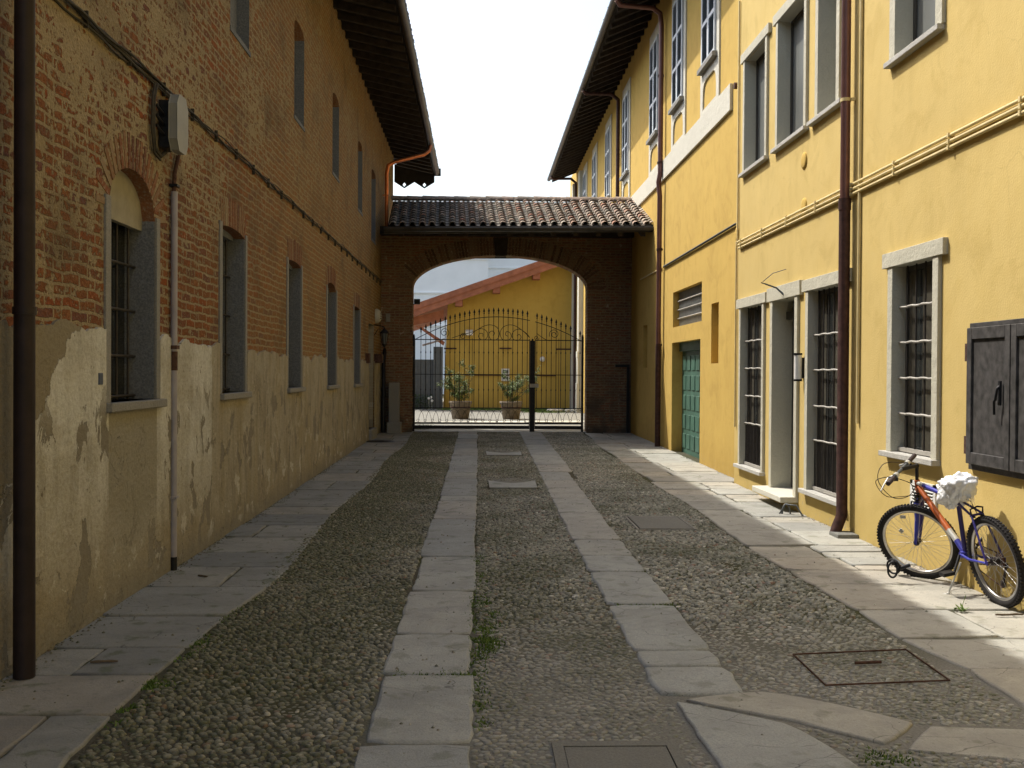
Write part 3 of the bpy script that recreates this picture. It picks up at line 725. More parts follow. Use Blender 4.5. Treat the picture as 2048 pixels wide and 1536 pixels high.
# grey conduit with brown top piece
with part('conduit', [M['conduit'], M['rust'], M['black']], brick) as m:
    m.tube([(-2.565, 8.70, .12), (-2.565, 8.70, 3.2)], .027, 12); m.tube([(-2.565, 8.70, .0), (-2.565, 8.70, .13)], .030, 12, 2)
    m.tube([(-2.57, 8.70, 3.18), (-2.57, 8.72, 3.35), (-2.57, 8.84, 3.55), (-2.57, 8.86, 3.72)], .018, 8, 1)
    m.tube([(-2.565, 8.70, 1.70), (-2.565, 8.70, 1.86)], .030, 10, 1); m.box(-2.6, -2.53, 8.66, 8.74, 1.88, 1.91, 1); m.box(-2.6, -2.53, 8.66, 8.74, 3.24, 3.26, 2); m.box(-2.6, -2.53, 8.66, 8.74, .62, .64, 0)
# cable bundle along the facade
with part('cable_bundle', M['cable'], brick) as m:
    for k, (oz, ox, r_) in enumerate(((0, .02, .012), (.03, .018, .010), (-.025, .016, .008), (.012, .04, .009))):
        P = []; y = -6
        while y < 27.3:
            if not (8.30 < y < 8.95 and k): P.append((LX+ox+.008*math.sin(y*5+k*2), y, 3.985+oz*(1 if y < 8.4 else .55)+.012*math.sin(y*2.2+k)+.01*math.sin(y*7+k*1.7)+.08*(y-9)/18*(y > 9)))
            y += .16
        m.tube(P, [r_*(1 if p[1] < 8.6 else .62) for p in P], 6)
    for j in range(32): y_ = 1+j*.83; m.box(LX-.01, LX+.03, y_, y_+.012, 3.94, 4.05)
    # loop hanging down behind the box
    m.tube([(LX+.03, 8.24, 3.97), (LX+.03, 8.17, 3.85), (LX+.03, 8.16, 3.6), (LX+.03, 8.2, 3.46), (LX+.03, 8.34, 3.42), (LX+.04, 8.45, 3.48)], .016, 8)
    m.tube([(LX+.03, 8.20, 3.97), (LX+.03, 8.14, 3.85), (LX+.03, 8.12, 3.6), (LX+.03, 8.18, 3.42), (LX+.03, 8.34, 3.39)], .010, 8)
jb = thing('junction_box', 'pale grey octagonal cable junction box high on the brick wall', 'junction box', (LX, 8.45, 3.5))
with part('housing', M['boxgrey'], jb, .006) as m:
    c = .06; y0, y1, z0, z1 = 8.32, 8.62, 3.48, 3.93
    oct_ = [(y0+c, z0), (y1-c, z0), (y1, z0+c*1.4), (y1, z1-c*1.4), (y1-c, z1), (y0+c, z1), (y0, z1-c*1.4), (y0, z0+c*1.4)]
    m.prism([(LX+.10, a, b) for a, b in oct_], (.07, 0, 0))
with part('backplate', M['black'], jb, .004) as m: m.box(LX+.01, LX+.10, 8.36, 8.56, 3.50, 3.88)
with part('cable_gland', M['black'], jb) as m:
    for z in (3.6, 3.68, 3.76): m.tube([(LX+.05, 8.37, z), (LX+.05, 8.28, z+.01), (LX+.03, 8.23, z+.05)], .012, 6)
with part('bracket', M['conduit'], jb, .003) as m: m.prism([(LX+.02, 8.95, 3.93), (LX+.02, 9.06, 3.98), (LX+.02, 8.93, 3.80)], (.02, 0, 0))
pl_ = MB(); pl_.box(LX+.012, LX+.028, 7.03, 7.10, 1.60, 1.68); o = pl_.build('number_plate', simple('blue_enamel', (.05, .07, .12), .4), None, .003)
tag(o, 'tiny dark blue enamel plate on the plaster beside the first barred window', 'plate')

# ------------------------------------------------------------------ yellow buildings (right)
RX = 3.9; FX = 4.05
nearb = thing('yellow_building', 'pale yellow stucco building with cream window surrounds, nearest on the right', 'building', (RX, 8, 0))
farb = thing('shuttered_building', 'deeper yellow building with grey louvred shutters and garage door beyond the first', 'building', (FX, 24, 0))
def surround(par, y0, y1, z0, z1, jw=.10, lint=.14, sill=True, sproud=.08, smat=None, dep=.10, name='window', lintel=True, glass='glass', siw=.12, ear=.11):
    """opening y0..y1,z0..z1 : cream surround proud of the wall, sill, pane"""
    m = MB(); P_ = .035
    m.box(RX-P_, RX+dep, y0-jw, y0, z0, z1); m.box(RX-P_, RX+dep, y1, y1+jw, z0, z1)
    if lintel: m.box(RX-P_-.012, RX+dep, y0-jw-ear, y1+jw+ear, z1, z1+lint)
    # inner reveals
    m.box(RX+dep, RX+dep+.02, y0-.02, y0+.045, z0, z1, 1); m.box(RX+dep, RX+dep+.02, y1-.045, y1+.02, z0, z1, 1); m.box(RX+dep, RX+dep+.02, y0, y1, z1-.045, z1+.02, 1)
    o = m.build(name, [M['cream'], M['dkframe']], par, .004)
    def sub(nm, mats, fn, bev=0):
        mm = MB(); fn(mm); s_ = mm.build(nm, mats); s_.parent = o
        if bev: bb = s_.modifiers.new('b', 'BEVEL'); bb.width = bev; bb.segments = 2; bb.limit_method = 'ANGLE'
        return s_
    if sill: sub('sill', smat or M['greysill'], lambda mm: mm.box(RX-sproud, RX+dep, y0-siw, y1+siw+.06, z0-.05, z0), .005)
    sub('pane', M[glass], lambda mm: mm.box(RX+dep+.02, RX+dep+.05, y0-.02, y1+.02, z0-.02, z1+.02))
    return o, sub
M['dkframe'] = simple('dark_window_frame', (.06, .055, .045), .6)
M['curt'] = simple('pale_curtain', (.11, .10, .075), .9, var=.2, sc=20)
nholes = []
def H(y0, y1, z0, z1, d): nholes.append((y0, y1, z0, z1, d, -1))
specs = []
H(13.93, 15.07, .36, 2.67, .16); H(12.47, 13.42, .20, 2.66, .4); H(10.83, 11.95, .34, 2.68, .18); H(8.64, 9.49, .98, 2.71, .18)
H(13.88, 14.95, 4.65, 6.28, .2); H(12.2, 13.28, 4.68, 6.30, .2); H(11.08, 11.68, 4.68, 6.30, .42); H(8.64, 9.49, 4.68, 6.30, .28)
H(5.0, 6.0, 4.68, 6.3, .2)
with part('wall', [M['yel'], M['cream']], nearb) as m:
    holed(m, RX, -8, 15.5, -.1, 10.3, nholes, 1)
    m.quad((RX, -8, -.1), (12, -8, -.1), (12, -8, 10.3), (RX, -8, 10.3)); m.quad((12, -8, -.1), (12, 15.5, -.1), (12, 15.5, 10.3), (12, -8, 10.3))
    m.quad((RX, 15.5, -.1), (FX+.3, 15.5, -.1), (FX+.3, 15.5, 10.3), (RX, 15.5, 10.3))
def grille(mm, X, y0, y1, z0, z1, nv, zh, lower=None, rv=.008):
    for k in range(nv): y_ = y0+(y1-y0)*(k+.7)/(nv+.4); mm.tube([(X, y_, z0), (X, y_, z1)], rv, 6)
    for z_ in zh:       # cross bars slightly wavy where they pass the uprights
        P = [(X-.014+.005*math.sin(k*2.1), y0+(y1-y0)*k/12, z_+.004*math.sin(k*1.7)) for k in range(13)]; mm.tube(P, .012, 6, 1)
    if lower:
        n_ = int((y1-y0)/.045)
        for k in range(n_): y_ = y0+(k+.5)*(y1-y0)/n_; mm.tube([(X, y_, z0), (X, y_, lower)], .006, 5)
def G3(y0, y1, z0, z1, nv, zh, lower, **k):
    o, sub = surround(nearb, y0, y1, z0, z1, **k)
    sub('grille', [M['bar'], M['barlight']], lambda mm: grille(mm, RX+.055, y0, y1, z0+.02, z1, nv, zh, lower))
    def bot(mm): mm.box(RX+.03, RX+.075, y0, y1, z0+.01, z0+.045)
    sub('bottom_rail', M['barlight'], bot)
    def cur(mm):
        for (fa, fb) in ((.02, .16), (.36, .60), (.80, .97)):
            a = y0+(y1-y0)*fa; b = y0+(y1-y0)*fb; K = 12
            for k in range(K):
                q0 = a+(b-a)*k/K; q1 = a+(b-a)*(k+1)/K; d0 = .010*(k % 2); d1 = .010*((k+1) % 2)
                mm.quad((RX+.116-d0, q0, z0), (RX+.116-d1, q1, z0), (RX+.116-d1, q1, z1), (RX+.116-d0, q0, z1))
    sub('curtain', M['curt'], cur)
    return o, sub
G3(13.93, 15.07, .36, 2.67, 6, [2.18, 1.78, 1.38, .98], .95, jw=.09, lint=.14, ear=.12)
G3(10.83, 11.95, .34, 2.68, 6, [2.16, 1.75, 1.33, .93], .92, jw=.10, lint=.14)
G3(8.64, 9.49, .98, 2.71, 4, [2.33, 2.0, 1.67, 1.34], None, jw=.11, lint=.14)
for (y0, y1) in ((13.88, 14.95), (12.2, 13.28), (8.64, 9.49), (5.0, 6.0)):
    surround(nearb, y0, y1, 4.66, 6.29, jw=.09 if y0 > 9 else .13, lint=.13, dep=.14, glass='glassgrey', sproud=.07, smat=M['sillblue'] if 'sillblue' in M else None)
surround(nearb, 11.08, 11.68, 4.66, 6.29, jw=.10, lint=.13, dep=.36, glass='glass', sproud=.07, siw=.22)
# entrance door
o, sub = surround(nearb, 12.47, 13.42, .20, 2.66, jw=.11, lint=.18, dep=.24, name='entrance', sill=False, ear=.12)
def dleaf(mm):
    mm.box(RX+.16, RX+.20, 12.49, 12.93, .22, 2.42); mm.box(RX+.14, RX+.161, 12.56, 12.87, .45, 1.1); mm.box(RX+.14, RX+.161, 12.56, 12.87, 1.3, 2.2)
sub('door_leaf', M['beige'], dleaf, .01); sub('door_frame', M['dkframe'], lambda mm: (mm.box(RX+.145, RX+.24, 12.93, 12.97, .2, 2.5), mm.box(RX+.15, RX+.24, 12.48, 13.41, 2.42, 2.52)))
sub('step', M['band'], lambda mm: mm.box(RX-.22, RX+.30, 12.36, 13.66, .13, .20), .008)
# black wooden shutter near the bicycle
ws = MB(); ws.box(RX-.03, RX+.04, 6.35, 7.97, .96, 2.11); wso = ws.build('shuttered_window', M['bshut'], nearb, .004)
for (a, b) in ((6.40, 7.262), (7.275, 7.93)):
    mm = MB(); mm.box(RX-.055, RX-.031, a, b, 1.01, 2.07); 
    for q in ((a, a+.075, 1.01, 2.07), (b-.075, b, 1.01, 2.07), (a+.075, b-.075, 1.01, 1.10), (a+.075, b-.075, 1.98, 2.07)): mm.box(RX-.072, RX-.053, *q)
    s_ = mm.build('shutter_leaf', M['bshut']); s_.parent = wso; bb = s_.modifiers.new('b', 'BEVEL'); bb.width = .003; bb.limit_method = 'ANGLE'
mm = MB(); mm.tube([(RX-.08, 7.40, 1.62), (RX-.10, 7.40, 1.60), (RX-.105, 7.41, 1.52), (RX-.10, 7.44, 1.51), (RX-.095, 7.445, 1.41)], .010, 8); mm.box(RX-.085, RX-.07, 7.385, 7.415, 1.48, 1.66)
s_ = mm.build('handle', M['black']); s_.parent = wso
for z in (1.15, 1.88):
    mm = MB(); mm.box(RX-.06, RX+.0, 7.93, 7.985, z-.07, z+.07); s_ = mm.build('hinge', M['rust']); s_.parent = wso
# services on the near facade
with part('drainpipe', [M['pipe'], M['pipecast'], M['conduitY']], nearb) as m:
    PX_, PY_ = RX-.085, 10.62
    m.tube([(PX_, PY_, 3.45), (PX_, PY_, 9.6), (3.4, PY_, 9.75), (2.9, PY_, 9.8)], .05, 16)
    m.tube([(PX_-.08, PY_-.03, .03), (PX_-.06, PY_-.02, .09), (PX_, PY_, .22), (PX_, PY_, 3.5)], .058, 16, 1)
    m.tube([(PX_, PY_, 3.42), (PX_, PY_, 3.54)], .064, 16, 1)
    for z in (4.55, 8.0): m.tube([(PX_, PY_, z), (PX_, PY_, z+.035)], .055, 16, 2); m.box(PX_+.04, RX, PY_-.07, PY_-.04, z, z+.03, 2)
with part('drain_foot', M['conc'], nearb, .01) as m: m.box(RX-.22, RX-.0, 10.35, 10.62, .0, .06)
with part('conduit', M['conduitY'], nearb) as m: m.tube([(RX-.018, 10.38, 1.2), (RX-.018, 10.38, 9)], .018, 8)
for k in range(3):
    with part('conduit', M['conduitY'], nearb) as m:
        z = 3.68-.05*k; m.tube([(RX-.025, -4, z), (RX-.025, 15.3-.03*k, z)], .016, 8)
        for j in range(9): y_ = 6.1+j*1.12; m.box(RX-.05, RX, y_, y_+.025, z-.020, z+.020)
with part('conduit', M['conduitY'], nearb) as m:
    m.tube([(RX-.02, 15.33, 3.64), (RX-.02, 15.33, 7.3)], .014, 8); m.tube([(RX-.02, 15.40, .9), (RX-.02, 15.40, 3.7)], .014, 8)
for (y_, z_) in ((12.23, 4.27), (12.22, 3.72), (15.42, 3.82)):
    with part('vent_cap', [M['yelF'], M['conduitY']], nearb) as m:
        m.lathe((RX, y_, z_), [(.10, 0), (.10, .012), (.07, .02), (.0, .018)], 20, 0, .5, (-1, 0, 0))
with part('wall_vent', [M['white'], M['black']], nearb) as m:
    y0, y1, z0, z1 = 8.57, 9.08, .50, .76; m.box(RX-.012, RX-.001, y0+.03, y1-.03, z0+.03, z1-.03, 1)
    m.box(RX-.02, RX-.0, y0, y1, z0, z0+.03); m.box(RX-.02, RX, y0, y1, z1-.03, z1); m.box(RX-.02, RX, y0, y0+.05, z0, z1); m.box(RX-.02, RX, y1-.05, y1, z0, z1)
    for k in range(7): m.obox((RX-.018, (y0+y1)/2, z0+.05+k*.028), (.006, 0, -.006), (0, (y1-y0)/2-.04, 0), (.002, 0, .004))
with part('roof', [M['wood'], M['tile']], nearb) as m:
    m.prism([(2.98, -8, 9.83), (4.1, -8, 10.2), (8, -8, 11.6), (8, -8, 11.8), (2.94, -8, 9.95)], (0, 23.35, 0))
gutter('gutter', nearb, 2.90, 9.86, -8, 15.35)

# wall lamp (cylinder) beside the door, iron bracket over it
lp = thing('wall_lamp', 'white cylindrical wall lamp between entrance door and barred window', 'lamp', (RX-.06, 12.2, 1.7))
with part('shade', M['white'], lp) as m: m.tube([(RX-.07, 12.19, 1.64), (RX-.07, 12.19, 1.93)], .045, 16)
with part('cap', M['black'], lp) as m: m.tube([(RX-.07, 12.19, 1.93), (RX-.07, 12.19, 1.955)], .05, 16); m.tube([(RX-.07, 12.19, 1.615), (RX-.07, 12.19, 1.64)], .05, 16); m.box(RX-.05, RX, 12.17, 12.21, 1.65, 1.9)
bk = MB(); bk.tube([(RX, 12.85, 2.66), (RX-.12, 12.95, 2.80), (RX-.30, 13.0, 2.87)], [.016, .012, .008], 8); bk.tube([(RX-.28, 13.0, 2.88), (RX-.18, 12.9, 2.98), (RX-.02, 12.86, 3.03)], .005, 6)
tag(bk.build('iron_bracket', M['dgrey']), 'bent iron bracket sticking out above the entrance door', 'bracket')
bs = MB(); bs.tube([(RX-.10+.05*math.cos(q)*1.0-.1, 12.18-.0, .01+.13*math.sin(q)) for q in [math.pi*k/10 for k in range(11)]], .011, 8)
bs.tube([(RX-.05, 12.0, .01), (RX-.12, 12.05, .14), (RX-.22, 12.15, .14), (RX-.28, 12.2, .01)], .010, 8)
tag(bs.build('boot_scraper', M['dgrey']), 'small curved iron boot scraper at the foot of the yellow wall', 'boot scraper')

# ---- far shuttered building
fh = [(17.23, 17.78, 1.88, 2.92, .18, 0), (24.6, 25.2, 1.84, 2.88, .18, 0), (18.56, 21.33, 2.66, 3.39, .16, 0), (18.65, 21.4, .02, 2.34, .26, 0)]
SW = [17.45, 20.30, 23.15, 27.75, 31.70, 35.50, 38.80]
with part('wall', [M['yelF']], farb) as m:
    holed(m, FX, 15.5, 46, -.1, 10.4, fh, 1)
    m.quad((FX+.2, 17.2, 1.85), (FX+.2, 17.8, 1.85), (FX+.2, 17.8, 2.95), (FX+.2, 17.2, 2.95)); m.quad((FX+.178, 24.5, 1.8), (FX+.178, 25.3, 1.8), (FX+.178, 25.3, 2.95), (FX+.178, 24.5, 2.95))
    m.quad((FX+.178, 17.2, 1.85), (FX+.178, 17.8, 1.85), (FX+.178, 17.8, 2.95), (FX+.178, 17.2, 2.95))
    m.quad((12, 15.5, -.1), (12, 46, -.1), (12, 46, 10.4), (12, 15.5, 10.4)); m.quad((FX, 46, -.1), (12, 46, -.1), (12, 46, 10.4), (FX, 46, 10.4))
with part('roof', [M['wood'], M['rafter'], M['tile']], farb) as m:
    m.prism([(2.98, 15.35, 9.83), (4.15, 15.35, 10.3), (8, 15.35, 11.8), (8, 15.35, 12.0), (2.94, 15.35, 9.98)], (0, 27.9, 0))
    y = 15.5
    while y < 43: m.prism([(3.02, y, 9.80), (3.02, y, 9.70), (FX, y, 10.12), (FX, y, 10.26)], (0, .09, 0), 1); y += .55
gutter('gutter', farb, 2.90, 9.86, 15.35, 43.3)
with part('string_course', M['band'], farb, .006) as m: m.box(FX-.05, FX+.0, 16.38, 43, 5.94, 6.37)
def shutwin(ya):
    yb = ya+1.05
    m = MB(); fr = .20
    m.box(FX-.03, FX+.01, ya-fr, ya, 6.372, 9.68); m.box(FX-.03, FX+.01, yb, yb+fr, 6.372, 9.68); m.box(FX-.03, FX+.01, ya, yb, 9.38, 9.68); m.box(FX-.03, FX+.01, ya, yb, 6.96, 7.15)
    m.box(FX-.03, FX+.01, ya, yb, 6.372, 6.46)
    # rounded upper corners of the apron panel
    for s_, y0 in ((1, ya), (-1, yb)): m.prism([(FX-.03, y0, 6.96), (FX-.03, y0+s_*.22, 6.96), (FX-.03, y0+s_*.1, 6.92), (FX-.03, y0+s_*.03, 6.84), (FX-.03, y0, 6.72)], (.03, 0, 0))
    o = m.build('window', M['band'], farb, .004)
    mm = MB(); mm.box(FX-.12, FX, ya-.09, yb+.09, 7.12, 7.20); s_ = mm.build('sill', M['lstone']); s_.parent = o
    mid = (ya+yb)/2
    for a, b in ((ya+.01, mid-.006), (mid+.006, yb-.01)):
        mm = MB(); X0, X1 = FX-.065, FX-.03
        mm.box(X0, X1, a, a+.055, 7.22, 9.38); mm.box(X0, X1, b-.055, b, 7.22, 9.38)
        for z in (7.22, 7.92, 8.60, 9.30): mm.box(X0, X1, a+.055, b-.055, z, z+.07)
        z = 7.31
        while z < 9.28:
            if not any(abs(z-q-.035) < .055 for q in (7.92, 8.60)): mm.obox((FX-.047, (a+b)/2, z), (.012, 0, .012), (0, (b-a)/2-.055, 0), (-.003, 0, .003), 1)
            z += .042
        mm.box(FX-.034, FX-.031, a+.05, b-.05, 7.25, 9.35, 1)
        s_ = mm.build('shutter', [M['shutW'], M['shutS']]); s_.parent = o
for ya in SW: shutwin(ya)
# small barred ventilation window over the garage, and the garage door
m = MB(); m.box(FX+.13, FX+.16, 18.5, 21.4, 2.62, 3.42); o = m.build('vent_window', M['glassgrey'], farb)
mm = MB()
for k in range(1, 4): mm.tube([(FX+.10, 18.56, 2.66+k*.18), (FX+.10, 21.33, 2.66+k*.18)], .014, 6)
for k in range(1, 24): mm.tube([(FX+.12, 18.56+k*.115, 2.66), (FX+.12, 18.56+k*.115, 3.39)], .006, 5)
s_ = mm.build('grille', M['barlight']); s_.parent = o
m = MB(); m.box(FX+.22, FX+.25, 18.6, 21.45, 0, 2.4); m.box(FX+.15, FX+.25, 18.62, 21.42, 2.16, 2.36)
o = m.build('garage_door', [M['green'], M['dgrey']], farb)
mm = MB()
for r_ in range(5):
    for c in range(6): mm.box(FX+.205, FX+.222, 18.78+c*.44, 19.10+c*.44, .16+r_*.40, .46+r_*.40)
s_ = mm.build('door_panels', M['green']); s_.parent = o; bb = s_.modifiers.new('b', 'BEVEL'); bb.width = .012; bb.limit_method = 'ANGLE'
mm = MB(); mm.tube([(FX+.2, 19.0, 1.1), (FX+.16, 19.0, 1.1), (FX+.16, 19.0, 1.0)], .012, 6); s_ = mm.build('handle', M['barlight']); s_.parent = o
with part('drainpipe', [M['pipe'], M['pipecast'], M['gutter']], farb) as m:
    m.tube([(2.92, 22.1, 9.75), (3.0, 22.15, 9.66), (3.75, 22.35, 9.68), (3.92, 22.4, 9.58), (3.95, 22.4, 9.3), (3.95, 22.42, 6.1)], .055, 12)
    m.tube([(3.95, 22.42, 6.1), (3.92, 22.45, 5.9), (3.95, 22.45, 5.6), (3.95, 22.5, 2.3)], .055, 12); m.tube([(3.95, 22.5, 2.3), (3.95, 22.5, .05)], .062, 12, 1)
    for z in (2.3, 4.4, 6.3, 8.2): m.tube([(3.95, 22.43, z), (3.95, 22.43, z+.05)], .07, 12, 1)
for yy in (29.4, 42.3):
    with part('drainpipe', [M['pipecast']], farb) as m:
        m.tube([(2.92, yy-.2, 9.75), (3.0, yy-.15, 9.68), (3.75, yy, 9.72), (3.95, yy, 9.55), (3.95, yy, 9.2), (3.95, yy, .1)], .055, 10)
with part('cable_duct', M['dgrey'], farb) as m: m.tube([(FX-.03, 15.6, 4.14), (FX-.03, 15.62, 4.06), (FX-.03, 22.3, 4.03)], .022, 8)
with part('cable_duct', M['conduitY'], farb) as m: m.tube([(FX-.02, 22.6, 4.03), (FX-.02, 25.6, 4.05)], .018, 8)
with part('flue', M['rust'], farb) as m: m.tube([(FX, 15.75, 6.15), (FX-.14, 15.75, 6.15)], .05, 10)
# parts seen through the arch: pilasters, plinth, ground-floor shutters
for yy in (40.2, 43.0):
    with part('pilaster', M['band'], farb, .01) as m:
        m.box(FX-.18, FX, yy-.28, yy+.28, .1, 9.6); m.box(FX-.24, FX, yy-.34, yy+.34, .1, 1.3); m.box(FX-.22, FX, yy-.32, yy+.32, 2.3, 2.55); m.box(FX-.21, FX, yy-.3, yy+.3, 1.3, 2.3)
for yy in (36.8, 33.0):
    m = MB(); m.box(FX-.04, FX, yy-.25, yy+1.35, 1.0, 4.45); o = m.build('window', M['band'], farb, .005)
    for a in (yy, yy+.56):
        mm = MB(); mm.box(FX-.09, FX-.045, a, a+.53, 1.15, 4.2)
        for k in range(3): mm.box(FX-.105, FX-.09, a+.05, a+.48, 1.25+k*1.0, 2.15+k*1.0)
        s_ = mm.build('shutter', M['greenD']); s_.parent = o

# ------------------------------------------------------------------ archway
arch = thing('gateway_arch', 'dark brick arch with tiled roof spanning the lane between both buildings', 'arch', (.6, 27.2, 0))
AX0, AX1, AS, AC = -1.78, 2.88, 3.95, 4.82; AY0, AY1 = 27.2, 27.85; acx = (AX0+AX1)/2; ahw = (AX1-AX0)/2
def az(x):
    u = min(1, abs((x-acx)/ahw)); return AS+(AC-AS)*(1-u**2.0)**(1/2.0)
with part('wall', M['brickA'], arch) as m:
    K = 48; topz_ = 5.35
    for Y_ in (AY0, AY1):
        m.quad((LX, Y_, -.1), (AX0, Y_, -.1), (AX0, Y_, topz_), (LX, Y_, topz_)); m.quad((AX1, Y_, -.1), (FX, Y_, -.1), (FX, Y_, topz_), (AX1, Y_, topz_))
        for k in range(K):
            q = lambda i: acx-ahw*math.cos(math.pi*i/K)
            a, b = q(k), q(k+1); m.quad((a, Y_, az(a)), (b, Y_, az(b)), (b, Y_, topz_), (a, Y_, topz_))
    for k in range(K):
        a, b = acx-ahw*math.cos(math.pi*k/K), acx-ahw*math.cos(math.pi*(k+1)/K); m.quad((a, AY0, az(a)), (b, AY0, az(b)), (b, AY1, az(b)), (a, AY1, az(a)))
    m.quad((AX0, AY0, -.1), (AX0, AY1, -.1), (AX0, AY1, AS), (AX0, AY0, AS)); m.quad((AX1, AY0, -.1), (AX1, AY1, -.1), (AX1, AY1, AS), (AX1, AY0, AS))
    m.quad((LX, AY0, topz_), (FX, AY0, topz_), (FX, AY1, topz_), (LX, AY1, topz_))
    # ragged toothing on the jamb edges
    for X_, s_ in ((AX0, 1), (AX1, -1)):
        z = .1
        while z < AS:
            if random.random() < .6: m.box(min(X_, X_+s_*.018*random.random()), max(X_, X_+s_*.02*random.random()+.001), AY0-.006, AY0+.25, z, z+.062)
            z += .074
with part('brick_arch', M['voussA'], arch) as m:
    # radial bricks: walk along the soffit curve
    prev = None; acc = 1; K = 1500
    for i in range(K+1):
        x = acx-ahw*math.cos(math.pi*i/K); p = Vector((x, az(x)))
        if prev is not None: acc += (p-prev).length
        if prev is not None and acc > .078:
            t_ = (p-prev).normalized(); n = Vector((-t_.y, t_.x)); ln = .46*random.uniform(.97, 1.03); c = p+n*(ln/2-.012)
            if c.y+n.y*ln/2 < 5.34:
                m.obox((c.x, AY0-.0, c.y), (n.x*ln/2, 0, n.y*ln/2), (0, random.uniform(.008, .014), 0), (t_.x*.031, 0, t_.y*.031), 0, random.random())
            acc = 0
        prev = p
with part('keystone', M['brickdk'] if 'brickdk' in M else M['rafter'], arch, .01) as m: m.prism([(.42, AY0-.05, 4.80), (.70, AY0-.05, 4.80), (.74, AY0-.05, 5.25), (.38, AY0-.05, 5.25)], (0, .5, 0))
# roof: eave in front, ridge over the wall, back slope
EL, ER = Vector((-2.22, 24.75, 5.20)), Vector((FX, 23.95, 5.16)); RL, RR_ = Vector((-2.36, 28.0, 6.36)), Vector((FX, 27.0, 6.22))
BL, BR = Vector((-2.4, 31.0, 5.2)), Vector((FX, 30.2, 5.2))
with part('roof', [M['wood'], M['rafter']], arch) as m:
    dn = Vector((0, 0, -.10)); o1 = Vector((0, 0, -.02))
    m.add([EL+o1, ER+o1, RR_+o1, RL+o1, EL+dn, ER+dn, RR_+dn, RL+dn], [(0, 1, 2, 3), (4, 5, 6, 7), (0, 1, 5, 4), (0, 3, 7, 4)])
    m.add([RL+o1, RR_+o1, BR+o1, BL+o1, RL+dn, RR_+dn, BR+dn, BL+dn], [(0, 1, 2, 3), (4, 5, 6, 7), (2, 3, 7, 6), (0, 3, 7, 4)])
    n_ = 12
    for k in range(n_):
        f = (k+.5)/n_; a = EL.lerp(ER, f)+Vector((0, .05, -.1)); b = RL.lerp(RR_, f)+Vector((0, 0, -.1)); b.x = a.x
        m.prism([a, b, b+Vector((0, 0, -.14)), a+Vector((0, 0, -.14))], (.11, 0, 0), 1, random.random())
with part('beam', M['rafter'], arch, .01) as m:
    m.obox(((LX+FX)/2, 26.9, 5.38), ((FX-LX)/2, 0, 0), (0, .12, 0), (0, 0, .11))
with part('roof_tiles', M['tile'], arch) as m:
    NC = 26; NR = 11
    def P(f, g_): a = EL.lerp(ER, f); b = RL.lerp(RR_, f); return a.lerp(b, g_)
    nrm = (ER-EL).cross(RL-EL).normalized(); ax = (ER-EL).normalized()
    for c in range(NC):
        f = (c+.5)/NC; jx = random.uniform(-.012, .012)
        for r_ in range(NR+1):
            g0 = r_/NR-.012; g1 = g0+1.28/NR; g1 = min(g1, 1.0)
            if r_ == NR: continue
            t = min(1, max(0, random.betavariate(1.6, 1.6)+(-.22 if c < 7 else .12)))
            if random.random() < .05: t = .85
            p0 = P(f, g0)+ax*(jx+random.uniform(-.008, .008)); p1 = P(f, g1)+ax*(jx+random.uniform(-.006, .006)); K = 7
            l0 = .030+.012; l1 = .008
            vs = []
            for p, rad, lift in ((p0, .088, l0), (p1, .066, l1)):
                for th in (0, .012):
                    for k in range(K+1):
                        q = math.pi*k/K; vs.append(p-ax*math.cos(q)*(rad-th)+nrm*(math.sin(q)*(rad-th)*.9+lift))
            n1 = K+1; fs = []
            for k in range(K): fs += [(k, k+1, 2*n1+k+1, 2*n1+k), (k, n1+k, n1+k+1, k+1)]
            m.add(vs, fs, 0, t, False)
        # pan tiles between
        f2 = (c+1)/NC
        for r_ in range(NR):
            g0 = r_/NR-.02; g1 = min(1, g0+1.2/NR); t = random.random()*.35; vs = []; K = 5
            if c == NC-1: continue
            for p, lift in ((P(f2, g0), .085), (P(f2, g1), .055)):
                for k in range(K+1): q = math.pi*k/K; vs.append(p+ax*math.cos(q)*.085+nrm*(-math.sin(q)*.06+lift-.01))
            m.add(vs, [(k, k+1, K+2+k, K+1+k) for k in range(K)], 0, t)
    # ridge tiles
    n_ = 15
    for k in range(n_):
        a = RL.lerp(RR_, k/n_-.008); b = RL.lerp(RR_, (k+1)/n_+.004); K = 8; vs = []; lift = .015+random.uniform(0, .012)
        for p, rad in ((a, .125), (b, .105)):
            for j in range(K+1): q = math.pi*j/K; vs.append(p+Vector((0, -math.cos(q)*rad*1.2, math.sin(q)*rad*.95+lift)))
        m.add(vs, [(j, j+1, K+2+j, K+1+j) for j in range(K)], 0, .3+.3*random.random())
    for k in range(14):  # broken bits at the right verge
        p = P(.995, k/14)+nrm*.1; m.obox(p, (.05, random.uniform(-.03, .03), .02), (0, .06, .02), (.01, 0, .012), 0, random.random())
with part('gutter', M['gutter'], arch) as m:
    a = EL+Vector((-.08, -.10, -.06)); b = ER+Vector((0, -.10, -.06)); K = 8; rr = .085; vs = []
    for p in (a, b):
        for k in range(K+1): q = math.pi*k/K; vs.append(p+Vector((0, -math.cos(q)*rr, -math.sin(q)*rr)))
    m.add(vs, [(k, k+1, K+2+k, K+1+k) for k in range(K)]+[tuple(range(K+1)), tuple(range(K+1, 2*K+2))], 0, .5, False); m.tube([a+Vector((0, -rr, 0)), b+Vector((0, -rr, 0))], .012, 6)
    m.obox((a+b)/2+Vector((0, .09, -.02)), ((b-a).x/2, (b-a).y/2, 0), (0, .008, 0), (0, 0, .09))
